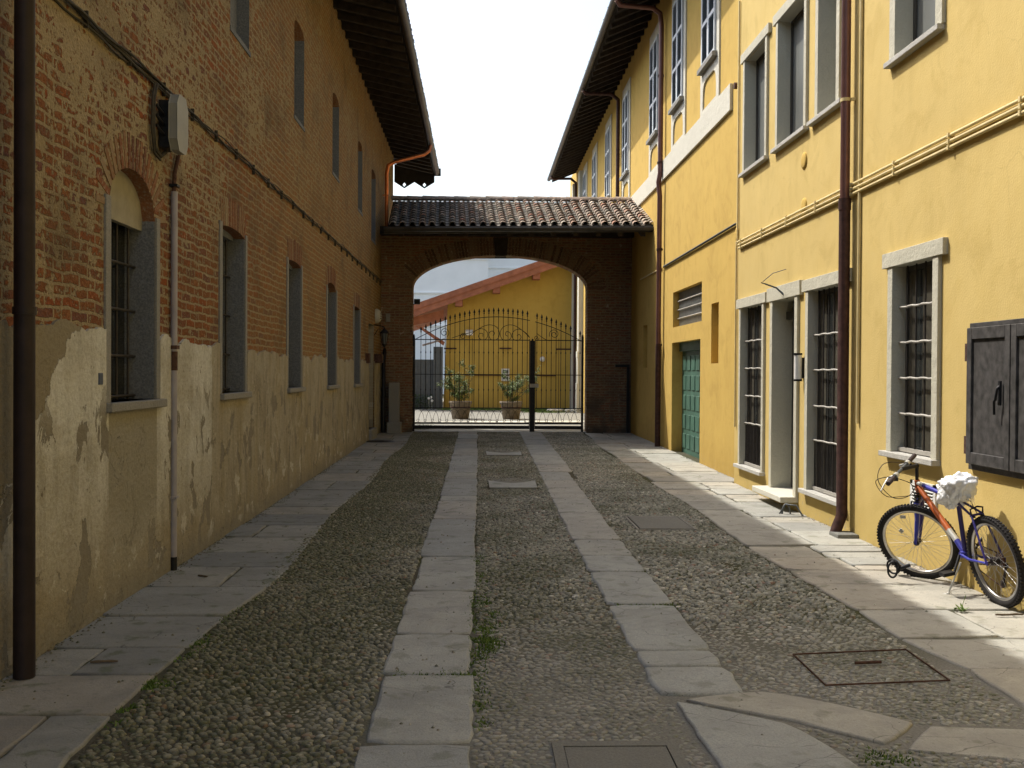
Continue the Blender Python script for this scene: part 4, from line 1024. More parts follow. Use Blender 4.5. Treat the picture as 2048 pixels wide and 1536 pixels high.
# iron gates in the arch
def spiral(cx, cz, r0, turns, a0, sgn, Y, shrink=.22, n=40):
    return [(cx+(r0*(1-(1-shrink)*i/n))*math.cos(a0+sgn*2*math.pi*turns*i/n), Y, cz+(r0*(1-(1-shrink)*i/n))*math.sin(a0+sgn*2*math.pi*turns*i/n)) for i in range(n+1)]
def tipz(x): return 3.44-((x-.5)/2.06)**2*.52
def curz(x): return 3.19-((x-.5)/2.18)**2*.60
GY = 27.5
def gate(x0, x1, label, xs_, post_l, post_r, scr, bars_i):
    g = thing('iron_gate', label, 'gate', ((x0+x1)/2, GY, .15))
    with part('frame', M['black'], g) as m:
        for z, r_ in ((2.57, .012), (1.64, .010), (.74, .012)): m.box(x0, x1, GY-r_, GY+r_, z-r_, z+r_)
        m.box(x0, x1, GY-.03, GY+.03, .18, .27); m.box(x0, x1, GY-.015, GY+.015, .31, .345)
        m.box(x0, x0+.018, GY-.012, GY+.012, .2, 2.6); m.box(x1-.018, x1, GY-.012, GY+.012, .2, 2.6)
        n_ = 24; m.tube([(x0+(x1-x0)*k/n_, GY, curz(x0+(x1-x0)*k/n_)) for k in range(n_+1)], .010, 6)
    for (pa, pb, zt) in post_l+post_r:
        with part('post', M['black'], g, .004) as m: m.box(pa, pb, GY-.04, GY+.04, .09, zt); m.ball(((pa+pb)/2, GY, zt+.02), .028)
    for x in bars_i:
        zt = tipz(x)
        with part('bar', M['black'], g) as m:
            m.tube([(x, GY, .74), (x, GY, zt-.14)], .0085, 6)
            m.lathe((x, GY, zt-.17), [(.0, 0), (.022, .015), (.016, .035), (.012, .05), (.030, .085), (.020, .12), (.0, .18)], 6)
            m.lathe((x, GY, 1.2), [(.009, 0), (.018, .03), (.009, .06)], 6); m.lathe((x, GY, 2.2), [(.009, 0), (.018, .03), (.009, .06)], 6)
    with part('scrollwork', M['black'], g) as m:
        m.box(x0+.02, x1-.02, GY-.006, GY+.006, .345, .36); m.tube([((x0+x1)/2, GY, .35), ((x0+x1)/2, GY, 2.62)], .006, 5)
        for s_ in scr: m.tube(s_, .008, 6, cap=True)
        n_ = int((x1-x0)/.19)
        for k in range(n_):      # interlaced hoops along the bottom
            c = x0+(k+.5)*(x1-x0)/n_; w_ = (x1-x0)/n_
            m.tube([(c-w_*.9*math.cos(q), GY-.006, .345+.36*math.sin(q)) for q in [math.pi*j/12 for j in range(13)] if x0 <= c-w_*.9*math.cos(q) <= x1], .005, 5)
            m.tube(spiral(c, .40, .045, 1.0, 0, 1, GY, .4, 12), .005, 5)
    return g
def zx(x): return (820+x/5.486-958)*.01343
def zz(y): return 1.7+(745-4.6-(600+y/5.486))*.01343+.03
def arcpts(pts, n=10):
    out = []; P = [Vector((zx(a), 0, zz(b))) for a, b in pts]
    for i in range(len(P)-1):
        p0 = P[max(0, i-1)]; p1 = P[i]; p2 = P[i+1]; p3 = P[min(len(P)-1, i+2)]
        for k in range(n):
            t = k/n; q = .5*((2*p1)+(-p0+p2)*t+(2*p0-5*p1+4*p2-p3)*t*t+(-p0+3*p1-3*p2+p3)*t**3); out.append((q.x, GY, q.z))
    out.append((P[-1].x, GY, P[-1].z)); return out
scL = [arcpts([(455, 410), (560, 375), (700, 335), (800, 280), (880, 262), (950, 290), (978, 360), (950, 420), (900, 428), (868, 400), (865, 350), (900, 330), (925, 355), (905, 378)]),
       arcpts([(640, 400), (700, 340), (770, 305), (830, 325), (850, 375), (825, 420), (780, 425), (750, 395), (760, 360), (795, 360), (795, 390)]),
       arcpts([(1310, 400), (1240, 330), (1150, 272), (1075, 262), (1010, 295), (985, 355), (1010, 420), (1065, 430), (1105, 400), (1095, 350), (1055, 335), (1045, 370), (1070, 385)]),
       arcpts([(1310, 395), (1270, 350), (1200, 308), (1140, 325), (1115, 375), (1140, 425), (1190, 428), (1215, 395), (1195, 365), (1170, 380)]),
       spiral(zx(580), zz(390), .09, 1.6, 0, 1, GY), spiral(zx(375), zz(350), .13, 1.6, -1, 1, GY)]
scR = [spiral(zx(1385), zz(400), .07, 1.5, 0, -1, GY), spiral(zx(1580), zz(360), .14, 1.6, 3.6, -1, GY), arcpts([(1385, 350), (1430, 385), (1500, 425), (1540, 432)])]
allx = [-1.56+.1295*k for k in range(34)]
gate(-1.73, 1.36, 'wide black wrought iron gate leaf with spear tips, left of the thick post', None, [(-1.78, -1.72, 2.66)], [(1.365, 1.495, 2.56)], scL, [x for x in allx if x < 1.33])
gate(1.50, 2.78, 'narrow black wrought iron gate leaf with spear tips, right of the thick post', None, [], [(2.75, 2.81, 2.68)], scR, [x for x in allx if 1.53 < x < 2.73])
lk = MB(); lk.box(1.36, 1.60, GY-.085, GY-.042, 1.30, 1.40); o = lk.build('gate_lock', M['barlight'], None, .004); tag(o, 'small silver lock box fixed on the thick gate post', 'lock')
# iron frame against the right pier, stone post at the left pier, lamps
with part('iron_frame', M['black'], arch) as m:
    m.box(3.62, 4.0, AY0-.10, AY0-.02, 1.86, 1.93); m.box(3.93, 4.0, AY0-.10, AY0-.02, .1, 1.86)
ps = thing('stone_post', 'short grey stone post standing against the left pier of the arch', 'post', (-2.22, 26.95, .1))
with part('shaft', M['lstone'], ps, .02) as m: m.box(-2.36, -2.08, 26.8, 27.1, .35, 1.42)
with part('base', M['lstone'], ps, .02) as m: m.box(-2.40, -2.03, 26.76, 27.14, .05, .38)
ln = thing('wall_lantern', 'black iron lantern on a bracket beside the far left doorway', 'lantern', (-2.35, 25.4, 2.4))
with part('arm', M['black'], ln) as m: m.tube([(LX, 25.45, 2.86), (-2.45, 25.4, 2.84), (-2.34, 25.35, 2.80)], .015, 6); m.tube([(LX, 25.45, 2.6), (-2.5, 25.4, 2.75)], .01, 6)
with part('cage', M['black'], ln) as m:
    m.lathe((-2.34, 25.35, 2.36), [(.02, -.06), (.05, 0), (.055, .02), (.05, .02)], 6)
    for k in range(6): q = k*math.pi/3; m.tube([(-2.34+.05*math.cos(q), 25.35+.05*math.sin(q), 2.36), (-2.34+.10*math.cos(q), 25.35+.10*math.sin(q), 2.65)], .008, 5)
    m.lathe((-2.34, 25.35, 2.65), [(.12, 0), (.12, .015), (.07, .07), (.02, .12), (.0, .16)], 6)
with part('glass', M['glassgrey'], ln) as m: m.lathe((-2.34, 25.35, 2.37), [(.042, 0), (.09, .27)], 6)
al = thing('alarm_siren', 'white slotted alarm dome on the brick wall above the doorway', 'alarm', (LX, 25.7, 3.05))
with part('dome', M['cream'], al) as m: m.ball((LX+.02, 25.75, 3.09), .16, sc=(.9, 1, 1.15), seg=16, rings=10)
with part('slots', M['black'], al) as m:
    for k in range(4): m.box(LX+.10, LX+.163-.004*abs(k-1.5), 25.66, 25.72, 3.02+k*.045, 3.035+k*.045)
pb = MB(); pb.box(-2.47, -2.36, AY0-.05, AY0, 3.02, 3.24); tag(pb.build('intercom_box', M['boxgrey'], None, .006), 'small pale box on the left pier of the arch', 'box')
fl = MB(); fl.box(-1.74, -1.58, 27.3, 27.42, 3.50, 3.64); fl.tube([(-1.78, 27.4, 3.5), (-1.66, 27.4, 3.52)], .012, 6); tag(fl.build('floodlight', M['black'], None, .01), 'small black floodlight on the left jamb inside the arch', 'floodlight')

# ------------------------------------------------------------------ things beyond the arch
HY = 43.0
house = thing('ochre_house', 'dark ochre house with red timber eaves seen through the arch', 'house', (1.2, HY, .15))
def vz(x): return 4.36+(x+2.95)*.355    # top of the verge
with part('wall', M['ochre'], house) as m:
    P = [(-1.50, HY, 0), (FX, HY, 0), (FX, HY, vz(FX)-.4), (-1.33, HY, vz(-1.33)-.4)]
    m.add(P, [(0, 1, 2, 3)]); m.add([(-1.5, HY, 0), (-1.5, HY+12, 0), (-1.33, HY+12, vz(-1.33)-.4), (-1.33, HY, vz(-1.33)-.4)], [(0, 1, 2, 3)])
with part('roof', [M['redwood'], M['tile']], house) as m:
    a, b = -4.3, FX
    m.prism([(a, HY-.75, vz(a)-.14), (b, HY-.75, vz(b)-.14), (b, HY-.75, vz(b)), (a, HY-.75, vz(a))], (0, 13, 0), 1)
with part('verge_board', M['redwood'], house, .01) as m:
    m.prism([(a, HY-.80, vz(a)-.46), (b, HY-.80, vz(b)-.46), (b, HY-.80, vz(b)-.22), (a, HY-.80, vz(a)-.22)], (0, .05, 0)); m.prism([(a, HY-.84, vz(a)-.20), (b, HY-.84, vz(b)-.20), (b, HY-.84, vz(b)+.02), (a, HY-.84, vz(a)+.02)], (0, .09, 0))
with part('soffit', M['redwood'], house) as m: m.prism([(a, HY-.74, vz(a)-.30), (b, HY-.74, vz(b)-.30), (b, HY-.74, vz(b)-.26), (a, HY-.74, vz(a)-.26)], (0, 12.5, 0))
for xx in (-1.0, .55, 2.2):
    with part('purlin_end', M['redwood'], house, .01) as m: m.box(xx, xx+.3, HY-.74, HY, vz(xx)-.62, vz(xx)-.33)
with part('strut', M['redwood'], house, .01) as m: m.prism([(-3.9, HY-.3, vz(-3.9)-.35), (-1.5, HY-.3, vz(-1.5)-.6), (-1.5, HY-.3, vz(-1.5)-.95), (-3.0, HY-.3, vz(-3.4)-.6)], (0, .2, 0)); m.prism([(-2.6, HY-.3, 3.6), (-2.45, HY-.3, 3.6), (-1.45, HY-.3, 2.95), (-1.5, HY-.3, 2.82)], (0, .14, 0))
for (a, b, c, d, tb) in ((-1.47, -.95, 1.60, 2.68, 1), (-.6, 1.26, 1.58, 2.69, 0), (2.40, 3.22, 1.59, 2.68, 0)):  # recess shadows of the wall niches built as brown sill-like bars
    m = MB(); m.box(a-.0, b, HY-.045, HY-.0, 1.56, 1.62); 
    if tb: m.box(a, b, HY-.045, HY, 2.66, 2.72)
    m.build('recess_shadow_bar', M['rust'], house)
with part('recess_shadow_bar', M['rust'], house) as m: m.box(.85, 1.36, HY-.045, HY, 2.68, 2.74)
with part('pier', M['ochre'], house) as m: m.box(3.30, FX, HY-.06, HY, .1, 2.66)
with part('recess_shadow_bar', M['rust'], house) as m: m.box(3.22, 3.86, HY-.07, HY, 2.66, 2.72)
f2 = MB(); f2.obox((-.42, HY-.2, 3.36), (.15, 0, 0), (0, .10, .05), (0, -.03, .07)); f2.box(-.45, -.40, HY-.1, HY, 3.25, 3.35); tag(f2.build('floodlight', M['white'], None, .01), 'pale grey floodlight on the ochre house wall', 'floodlight')
nb = thing('notice_board', 'white printed notice fixed on the ochre wall behind the right-hand shrub', 'notice', (1.1, HY-.05, 1.6))
with part('sheet', M['white'], nb) as m: m.box(.94, 1.27, HY-.03, HY-.005, 1.34, 1.86)
with part('print', M['dgrey'], nb) as m: m.box(.98, 1.23, HY-.034, HY-.031, 1.66, 1.80); m.box(.98, 1.10, HY-.034, HY-.031, 1.42, 1.58); m.box(1.14, 1.23, HY-.034, HY-.031, 1.42, 1.52)
ds = MB(); ds.lathe((2.66, HY, 2.27), [(.11, 0), (.11, .05), (.07, .09), (0, .1)], 16, axis=(0, -1, 0)); tag(ds.build('wall_light', M['white']), 'round white light on the ochre wall right of the thick gate post', 'light')
gw = thing('metal_fence', 'dark grey sheet metal fence left of the ochre house', 'fence', (-5, HY-.2, .15))
with part('panel', M['dgrey'], gw) as m:
    m.box(-9, -1.9, HY-.2, HY-.12, .1, 2.22)
    for k in range(24): m.box(-8.9+k*.3, -8.86+k*.3, HY-.22, HY-.2, .12, 2.2)
with part('post', M['dgrey'], gw, .01) as m: m.box(-1.9, -1.52, HY-.35, HY, .1, 2.75)
with part('cap', M['tile'], gw) as m: m.prism([(-2.35, HY-.5, 2.78), (-1.45, HY-.5, 3.05), (-1.45, HY-.5, 3.1), (-2.35, HY-.5, 2.84)], (0, .5, 0))
hd = MB()
for _ in range(1500):
    p = Vector((random.uniform(-5.5, -1.9), HY-.5+random.uniform(-.25, .2), .15+random.uniform(0, .62)**1.0)); q = Vector((random.gauss(0, 1), random.gauss(0, 1), random.gauss(0, 1))).normalized(); r_ = q.orthogonal().normalized()*.04; s2 = q.cross(r_)*.6
    hd.add([p-r_, p+s2, p+r_, p-s2], [(0, 1, 2, 3)], 0, random.random())
tag(hd.build('hedge', M['hedge']), 'low dark hedge in front of the grey metal fence', 'hedge')
for k, (fx_, fz_) in enumerate(((-2.06, .62), (-1.97, .66), (-1.93, .52))):
    f_ = MB()
    for j in range(5): q = j*1.257; f_.ball((fx_+.03*math.cos(q), HY-.78, fz_+.03*math.sin(q)), .026, seg=6, rings=4, sc=(1, .4, 1))
    f_.tube([(fx_, HY-.76, fz_), (fx_+.01, HY-.7, .16)], .005, 5, t=.2)
    tag(f_.build('flower', M['white']), 'white bloom in front of the low dark hedge', 'flower', 'white blooms by the hedge')
# pale blocks far behind
for (x0, x1, y0, z1, lab) in ((-16, .6, 72, 13.0, 'tall pale building left of centre behind the ochre house'), (.6, 9, 78, 12.6, 'paler block set back to the right behind the ochre house')):
    b_ = thing('pale_building', lab, 'building', ((x0+x1)/2, y0, 0))
    with part('wall', M['pale'], b_) as m: m.box(x0, x1, y0, y0+10, 0, z1)
    with part('cornice', M['pale'], b_) as m:
        for z in (4.9, 7.2, 9.6): m.box(x0-.02, x1+.02, y0-.08, y0, z, z+.10)
# planters with shrubs
def planter(x, y, lab, lab2, seed, wide):
    random.seed(seed); z0 = gz(y)+.006
    p = thing('planter', lab, 'planter', (x, y, z0))
    with part('pot', M['terra'], p) as m: m.lathe((x, y, z0), [(0, 0), (.275, 0), (.29, .05), (.355, .50), (.39, .52), (.39, .59), (.34, .59), (.33, .5), (0, .5)], 28)
    with part('band', M['rust'], p) as m: m.lathe((x, y, z0+.36), [(.338, 0), (.344, .0), (.350, .05), (.344, .05)], 28)
    with part('soil', M['ground'], p) as m: m.lathe((x, y, z0+.51), [(.33, 0), (0, .02)], 20)
    s_ = thing('potted_shrub', lab2, 'shrub', (x, y, z0+.52))
    tips = []
    with part('stems', M['bark'], s_) as m:
        def grow(p0, d, L, r_, dep):
            P = [p0]; dd = d.normalized()
            for k in range(5): dd = (dd+Vector((random.gauss(0, .16), random.gauss(0, .16), random.gauss(.02, .1)))).normalized(); P.append(P[-1]+dd*L/5); tips.append((P[-1], dep))
            m.tube(P, [r_*(1-.12*k) for k in range(6)], 5)
            if dep < 3:
                for _ in range(3 if dep else 7): q = random.choice(P[1:]); grow(q, dd+Vector((random.gauss(0, .8)*wide, random.gauss(0, .8)*wide, random.uniform(-.1, .6))), L*random.uniform(.25, .5), r_*.55, dep+1)
        for _ in range(8):
            L = random.uniform(.5, 1.2); grow(Vector((x+random.gauss(0, .05), y+random.gauss(0, .05), z0+.5)), Vector((random.gauss(0, .33)*wide, random.gauss(0, .3), 1)), L, .011, 1)
    with part('leaves', M['leaf'], s_) as m:
        for (p_, dep) in tips:
            for _ in range(9 if dep > 1 else 6):
                c = p_+Vector((random.gauss(0, .035), random.gauss(0, .035), random.gauss(0, .035))); d = Vector((random.gauss(0, 1), random.gauss(0, 1), random.gauss(.4, .7))).normalized(); a = d*random.uniform(.022, .04); b = d.orthogonal().normalized()*random.uniform(.008, .013)
                m.add([c-a, c+b, c+a, c-b], [(0, 1, 2, 3)], 0, random.random())
planter(-.62, 34.6, 'round weathered planter left of the pair behind the gate', 'sparse leggy shrub with orange tints in the left planter', 31, 1.0)
planter(1.09, 34.6, 'round weathered planter nearer the thick gate post', 'fuller green shrub in the right planter', 37, 1.15)
random.seed(50)
tufts([(random.uniform(-1.4, 3.6), random.uniform(41.6, 42.8)) for _ in range(110)]+[(random.uniform(1.8, 3.4), random.uniform(39.5, 41.5)) for _ in range(60)]+[(random.uniform(-1.9, -1.45), random.uniform(28.6, 29.6)) for _ in range(14)], 'grass', 'thin strip of bright grass along the foot of the ochre house', 'grass', M['grass'], .12, 40, .18)
for k in range(9):
    x_ = 2.75+k*.14+random.uniform(-.05, .05); y_ = 40.5+random.uniform(-.5, .6); m = MB(); m.ball((x_, y_, .2), .12, seg=7, rings=5, sc=(random.uniform(.8, 1.4), 1, random.uniform(.5, .8)))
    tag(m.build('rubble_stone', M['band']), 'pale rough stone in the low heap by the far pilasters', 'stone', 'rubble heap by the far pilasters')

# ------------------------------------------------------------------ covers, litter, weeds
mh = thing('manhole_cover', 'square manhole with rusty angle-iron rim filled with cobbles, near lower right', 'manhole cover', (2.26, 5.8, 0))
C4 = [(1.89, 5.48), (2.61, 5.56), (2.63, 6.19), (1.90, 6.09)]
with part('rim', M['rust'], mh) as m:
    for i in range(4):
        a = Vector((*C4[i], .014)); b = Vector((*C4[(i+1) % 4], .014)); d = (b-a).normalized(); n = Vector((-d.y, d.x, 0)); m.obox((a+b)/2, (b-a)/2, n*.0035, (0, 0, .004))
with part('handle', M['rust'], mh) as m: m.tube([(2.20, 5.88, .02), (2.36, 5.90, .02)], .010, 6)
mh2 = thing('inspection_cover', 'concrete inspection cover at the bottom edge of the lane', 'manhole cover', (.62, 4.4, 0))
with part('rim', M['conc'], mh2) as m:
    for q in ((.34, .91, 4.60, 4.66), (.34, .39, 4.05, 4.60), (.86, .91, 4.05, 4.60), (.34, .91, 4.0, 4.05)): m.box(*q, -.01, .014)
with part('lid', M['conc'], mh2) as m: m.box(.395, .855, 4.055, 4.595, -.02, .010)
hc = thing('hatch_cover', 'rectangular concrete hatch flush in the cobbles of the right strip', 'hatch', (2.04, 11.5, 0))
with part('lid', M['conc'], hc) as m: m.box(1.76, 2.33, 11.04, 11.96, -.01, .018)
with part('rim', M['lstone'], hc) as m:
    for q in ((1.73, 2.36, 10.99, 11.02), (1.73, 2.36, 11.98, 12.01), (1.72, 1.745, 10.99, 12.01), (2.345, 2.365, 10.99, 12.01)): m.box(*q, -.01, .016)
for (y0, y1, lab) in ((20.15, 21.05, 'farther curved pale stone set in the middle cobbles'), (14.75, 15.7, 'nearer curved pale stone set in the middle cobbles')):
    m = MB(); K = 12; z = gz(y0)
    P = [(.17, y0, z-.02), (.84, y0, z-.02)]+[(.86-.70*k/K, y1-.34*math.sin(math.pi*k/K), z-.02) for k in range(K+1)]
    m.prism(P, (0, 0, .045)); o = m.build('curved_stone', M['track'], None, .01); tag(o, lab, 'paving stone', 'curved stones in the middle strip')
    m2 = MB(); m2.lathe((.51, y1+.10, gz(y1)+.004), [(0, .006), (.34, .006), (.35, 0), (.37, 0), (.37, .01), (.39, .01), (.39, -.01)], 28)
    tag(m2.build('manhole_cover', M['conc']), 'round lid just beyond the '+('farther' if y0 > 18 else 'nearer')+' curved stone', 'manhole cover', 'round lids in the middle strip')
dk = MB(); dk.lathe((-2.28, 23.8, gz(23.8)+.01), [(0, .015), (.33, .015), (.35, .0)], 28); tag(dk.build('manhole_cover', M['black']), 'dark round lid on the left pavement before the doorway', 'manhole cover')
for (x, y, q, L, lab) in ((-2.14, 5.93, .1, .075, 'short dark twig on the bluish flagstone beside the big drainpipe'), (-2.24, 8.4, -.5, .05, 'short dark twig on the pavement past the grey conduit'), (3.72, 7.03, .05, .1, 'thin reddish stick on the pavement in front of the rear wheel')):
    m = MB(); P = [(x+L*(k/4-.5)*2*math.cos(q), y+L*(k/4-.5)*2*math.sin(q)+random.uniform(-.006, .006), .026+random.uniform(0, .004)) for k in range(5)]
    m.tube(P, [.007, .009, .008, .009, .005], 6); tag(m.build('twig', M['bark']), lab, 'twig')
wd = MB()
for k in range(26):
    q = random.uniform(0, 6.28); L = random.uniform(.03, .075); b = Vector((3.46+random.gauss(0, .015), 7.2+random.gauss(0, .015), .015)); d = Vector((math.cos(q), math.sin(q), random.uniform(.15, .9))).normalized(); s_ = d.cross(Vector((0, 0, 1))).normalized()*.010
    wd.add([b, b+d*L*.6+s_, b+d*L, b+d*L*.6-s_], [(0, 1, 2, 3)], 0, random.uniform(.3, 1))
wd.tube([(3.46, 7.2, .01), (3.47, 7.2, .07), (3.485, 7.19, .13)], .002, 4, t=.8)
tag(wd.build('weed', M['grass']), 'small green weed sprouting from the pavement below the bicycle', 'weed')

# ------------------------------------------------------------------ bicycle
M['tyre'] = simple('tyre_rubber', (.022, .02, .02), .85, var=.3, sc=40)
M['rim'] = simple('alloy_rim', (.55, .54, .52), .3, .9, var=.1, sc=10)
M['spoke'] = simple('spoke_steel', (.5, .5, .5), .3, .9, var=.1)
M['blue'] = simple('blue_frame_paint', (.04, .045, .33), .38, .1, var=.15, sc=4, bump=0, spec=.6)
M['orange'] = simple('orange_frame_paint', (.50, .12, .03), .38, .1, var=.15, sc=4, bump=0, spec=.6)
M['purple'] = simple('dark_blue_paint', (.04, .03, .17), .3, .1, var=.2, sc=4, bump=0, spec=.6)
M['silver'] = simple('silver_paint', (.55, .55, .52), .3, .3, var=.1, bump=0)
M['grip'] = simple('grip_rubber', (.06, .045, .045), .8, var=.2)
def mat_bag():
    g = G('plastic_bag', .35, 0, .5); g.b.inputs['Transmission Weight'].default_value = .0
    g.bump(g.math('ADD', g.math('ABSOLUTE', g.math('SUBTRACT', g.noise(22, 3, .5, dist=1.2), .5)), g.math('MULTIPLY', g.math('ABSOLUTE', g.math('SUBTRACT', g.noise(9, 3, .5, dist=1.0), .5)), 2.0)), .8, .014)
    return g.col((.86, .87, .88))
M['bag'] = mat_bag()
bike = thing('bicycle', 'blue and orange mountain bicycle propped on its kickstand by the yellow wall', 'bicycle', (3.75, 7.75, 0))
nR = Vector((.9799, .0809, .1824)); cR = Vector((3.783, 7.359, .340)); nF = Vector((.656, .6735, .3405)).normalized(); cF = Vector((3.623, 8.319, .325))
def wheel(name, c, n, r_=.335):
    a = n.cross(Vector((0, 0, 1))).normalized(); b = a.cross(n) if a.cross(n).z > 0 else n.cross(a)
    def ring(rad, off, q): return c+n*off+(a*math.cos(q)+b*math.sin(q))*rad
    w_ = bpy.data.objects.new(name, None)
    m = MB(); NS = 72; tw = .027
    prof = [(r_-.050, -.012), (r_-.040, -.021), (r_-.022, -tw), (r_-.008, -.017), (r_-.002, 0), (r_-.008, .017), (r_-.022, tw), (r_-.040, .021), (r_-.050, .012)]
    vs = [ring(R_, o_, 2*math.pi*i/NS) for i in range(NS) for R_, o_ in prof]; k = len(prof)
    m.add(vs, [(i*k+j, i*k+j+1, ((i+1) % NS)*k+j+1, ((i+1) % NS)*k+j) for i in range(NS) for j in range(k-1)], 0, .5, True)
    for i in range(NS):         # tread knobs
        for o_, ph in ((-.018, .0), (.018, .5), (0.0, .25)):
            q = 2*math.pi*(i+ph)/NS; rad = r_-.004 if o_ == 0 else r_-.010
            p = ring(rad, o_, q); rad_d = (p-c-n*o_).normalized(); tg = n.cross(rad_d)
            m.obox(p+rad_d*.002, rad_d*.006, n*.006, tg*.0075)
    T = m.build('tyre', M['tyre'], None)
    m = MB(); prof = [(r_-.050, -.013), (r_-.068, -.010), (r_-.068, .010), (r_-.050, .013)]; k = 4
    vs = [ring(R_, o_, 2*math.pi*i/NS) for i in range(NS) for R_, o_ in prof]
    m.add(vs, [(i*k+j, i*k+j+1, ((i+1) % NS)*k+j+1, ((i+1) % NS)*k+j) for i in range(NS) for j in range(k-1)], 0, .5, True)
    Rm = m.build('rim', M['rim'], None)
    m = MB()
    for i in range(36):
        q = 2*math.pi*i/36; s_ = 1 if i % 2 else -1; q2 = q+(.9 if (i//2) % 2 else -.9); m.tube([ring(.022, s_*.028, q2), ring(r_-.066, 0, q)], .0012, 4, cap=False)
    Sp = m.build('spokes', M['spoke'], None)
    m = MB(); m.tube([c-n*.055, c-n*.034, c-n*.03, c+n*.03, c+n*.034, c+n*.055], [.008, .008, .024, .024, .008, .008], 12, sm=False); m.tube([c-n*.01, c+n*.01], .016, 12)
    Hb = m.build('hub', M['dkbrown'], None)
    # the wheel part itself is the tyre; rim, spokes and hub hang on it
    T.name = name
    T.parent = bike; T.matrix_parent_inverse = Matrix.Translation(-bike.location)
    for s_ in (Rm, Sp, Hb): s_.parent = T
    bpy.data.objects.remove(w_); return a, b, T
aR, bR, wR_ = wheel('wheel', cR, nR); aF, bF, wF_ = wheel('wheel', cF, nF)
HT, HB = Vector((3.612, 8.317, .835)), Vector((3.633, 8.325, .715)); BB = Vector((3.751, 7.753, .325)); ST = Vector((3.68, 7.727, .735))
dtO, dtW = Vector((3.709, 7.942, .48)), Vector((3.729, 7.848, .412)); dtA = Vector((3.622, 8.305, .775))
with part('frame', [M['blue'], M['orange'], M['silver'], M['purple']], bike) as m:
    m.tube([HT+Vector((0, 0, .0)), HB], .022, 12, 1); m.tube([dtA, dtO], .024, 12, 1); m.tube([dtO, dtW], .0235, 12, 2); m.tube([dtW, BB], .0235, 12, 0)
    t0 = HT+(HB-HT)*.2; m.tube([t0, t0.lerp(ST, .16)], .018, 12, 2); m.tube([t0.lerp(ST, .16), ST], .018, 12, 0)
    m.tube([ST+Vector((-.01, .005, .06)), BB], .018, 12, 3); m.tube([BB-nR*.04, BB+nR*.04], .026, 12, 0)
    for s_ in (-1, 1):
        m.tube([ST+nR*.02*s_, Vector((3.713, 7.50, .664))+nR*.045*s_, cR+nR*.07*s_], [.011, .009, .008], 8, 3)
        m.tube([BB+nR*.035*s_, BB.lerp(cR, .35)+nR*.05*s_-Vector((0, 0, .015)), cR+nR*.072*s_], [.012, .011, .008], 8, 0 if s_ < 0 else 3)
        m.obox(cR+nR*.07*s_, nR*.003, (0, .02, 0), (0, 0, .015), 3)
    m.tube([Vector((3.713, 7.50, .664))-nR*.045, Vector((3.713, 7.50, .664))+nR*.045], .009, 8, 3)
crown = Vector((3.640, 8.335, .665))
with part('fork', [M['purple'], M['black'], M['blue']], bike) as m:
    m.tube([HB, crown], .017, 10, 1)
    m.tube([crown-nF*.05, crown+nF*.05], .022, 10, 2)
    for s_ in (-1, 1):
        m.tube([crown+nF*.048*s_, crown.lerp(cF, .4)+nF*.05*s_+aF*.008, cF+nF*.048*s_], [.025, .021, .011], 10, 2 if s_ < 0 else 0)
        for k in range(5): p = crown+nF*.048*s_+Vector((0, 0, .018*k)); m.tube([p, p+Vector((0, 0, .010))], .024, 10, 1)
stem0 = Vector((3.598, 8.29, .955)); barc = Vector((3.44, 8.21, .935))
with part('stem', M['black'], bike) as m: m.tube([HT, stem0], .014, 10); m.tube([stem0, barc], .016, 10); m.ball(stem0, .02)
uF = Vector((0, 0, 1))
with part('handlebar', [M['dgrey'], M['grip'], M['silver'], M['black']], bike) as m:
    e0, e1 = barc-nF*.29, barc+nF*.28; m.tube([e0, barc-nF*.12-uF*.0, barc, barc+nF*.12, e1], .012, 10)
    m.tube([e0-nF*.005, e0+nF*.12], .018, 10, 1); m.tube([e1-nF*.12, e1+nF*.005], .018, 10, 1)
    for s_, e in ((1, e0+nF*.14), (-1, e1-nF*.14)):
        m.tube([e, e+nF*.04*s_], .022, 10, 2); d = Vector((-.72, .35, -.3)).normalized()
        m.tube([e+nF*.03*s_, e+d*.06+nF*.02*s_, e+d*.075-nF*.03*s_-uF*.03, e+d*.07-nF*.11*s_-uF*.05], [.010, .009, .007, .006], 8, 2)
        m.box(e.x-.02, e.x+.02, e.y-.02, e.y+.02, e.z-.035, e.z-.01, 3)
with part('brake_cable', M['black'], bike) as m:
    def cab(P):
        P = [Vector(p) for p in P]; o_ = []
        for i in range(len(P)-1):
            p0, p1, p2, p3 = P[max(0, i-1)], P[i], P[i+1], P[min(len(P)-1, i+2)]
            for k in range(8): t = k/8; o_.append(.5*((2*p1)+(-p0+p2)*t+(2*p0-5*p1+4*p2-p3)*t*t+(-p0+3*p1-3*p2+p3)*t**3))
        o_.append(P[-1]); m.tube(o_, .0032, 5)
    cab([e0+nF*.15, e0+nF*.1+Vector((-.13, .02, -.02)), (3.30, 8.2, .72), (3.46, 8.28, .70), HB+Vector((-.03, 0, 0))])
    cab([e1-nF*.15, (3.33, 8.3, .97), (3.26, 8.25, .84), (3.38, 8.25, .70), (3.52, 8.26, .71), t0])
    cab([e0+nF*.12, (3.50, 8.18, .82), (3.56, 8.25, .73), dtA]); cab([ST+Vector((0, -.02, 0)), (3.70, 7.6, .76), (3.705, 7.52, .70), (3.71, 7.49, .67)])
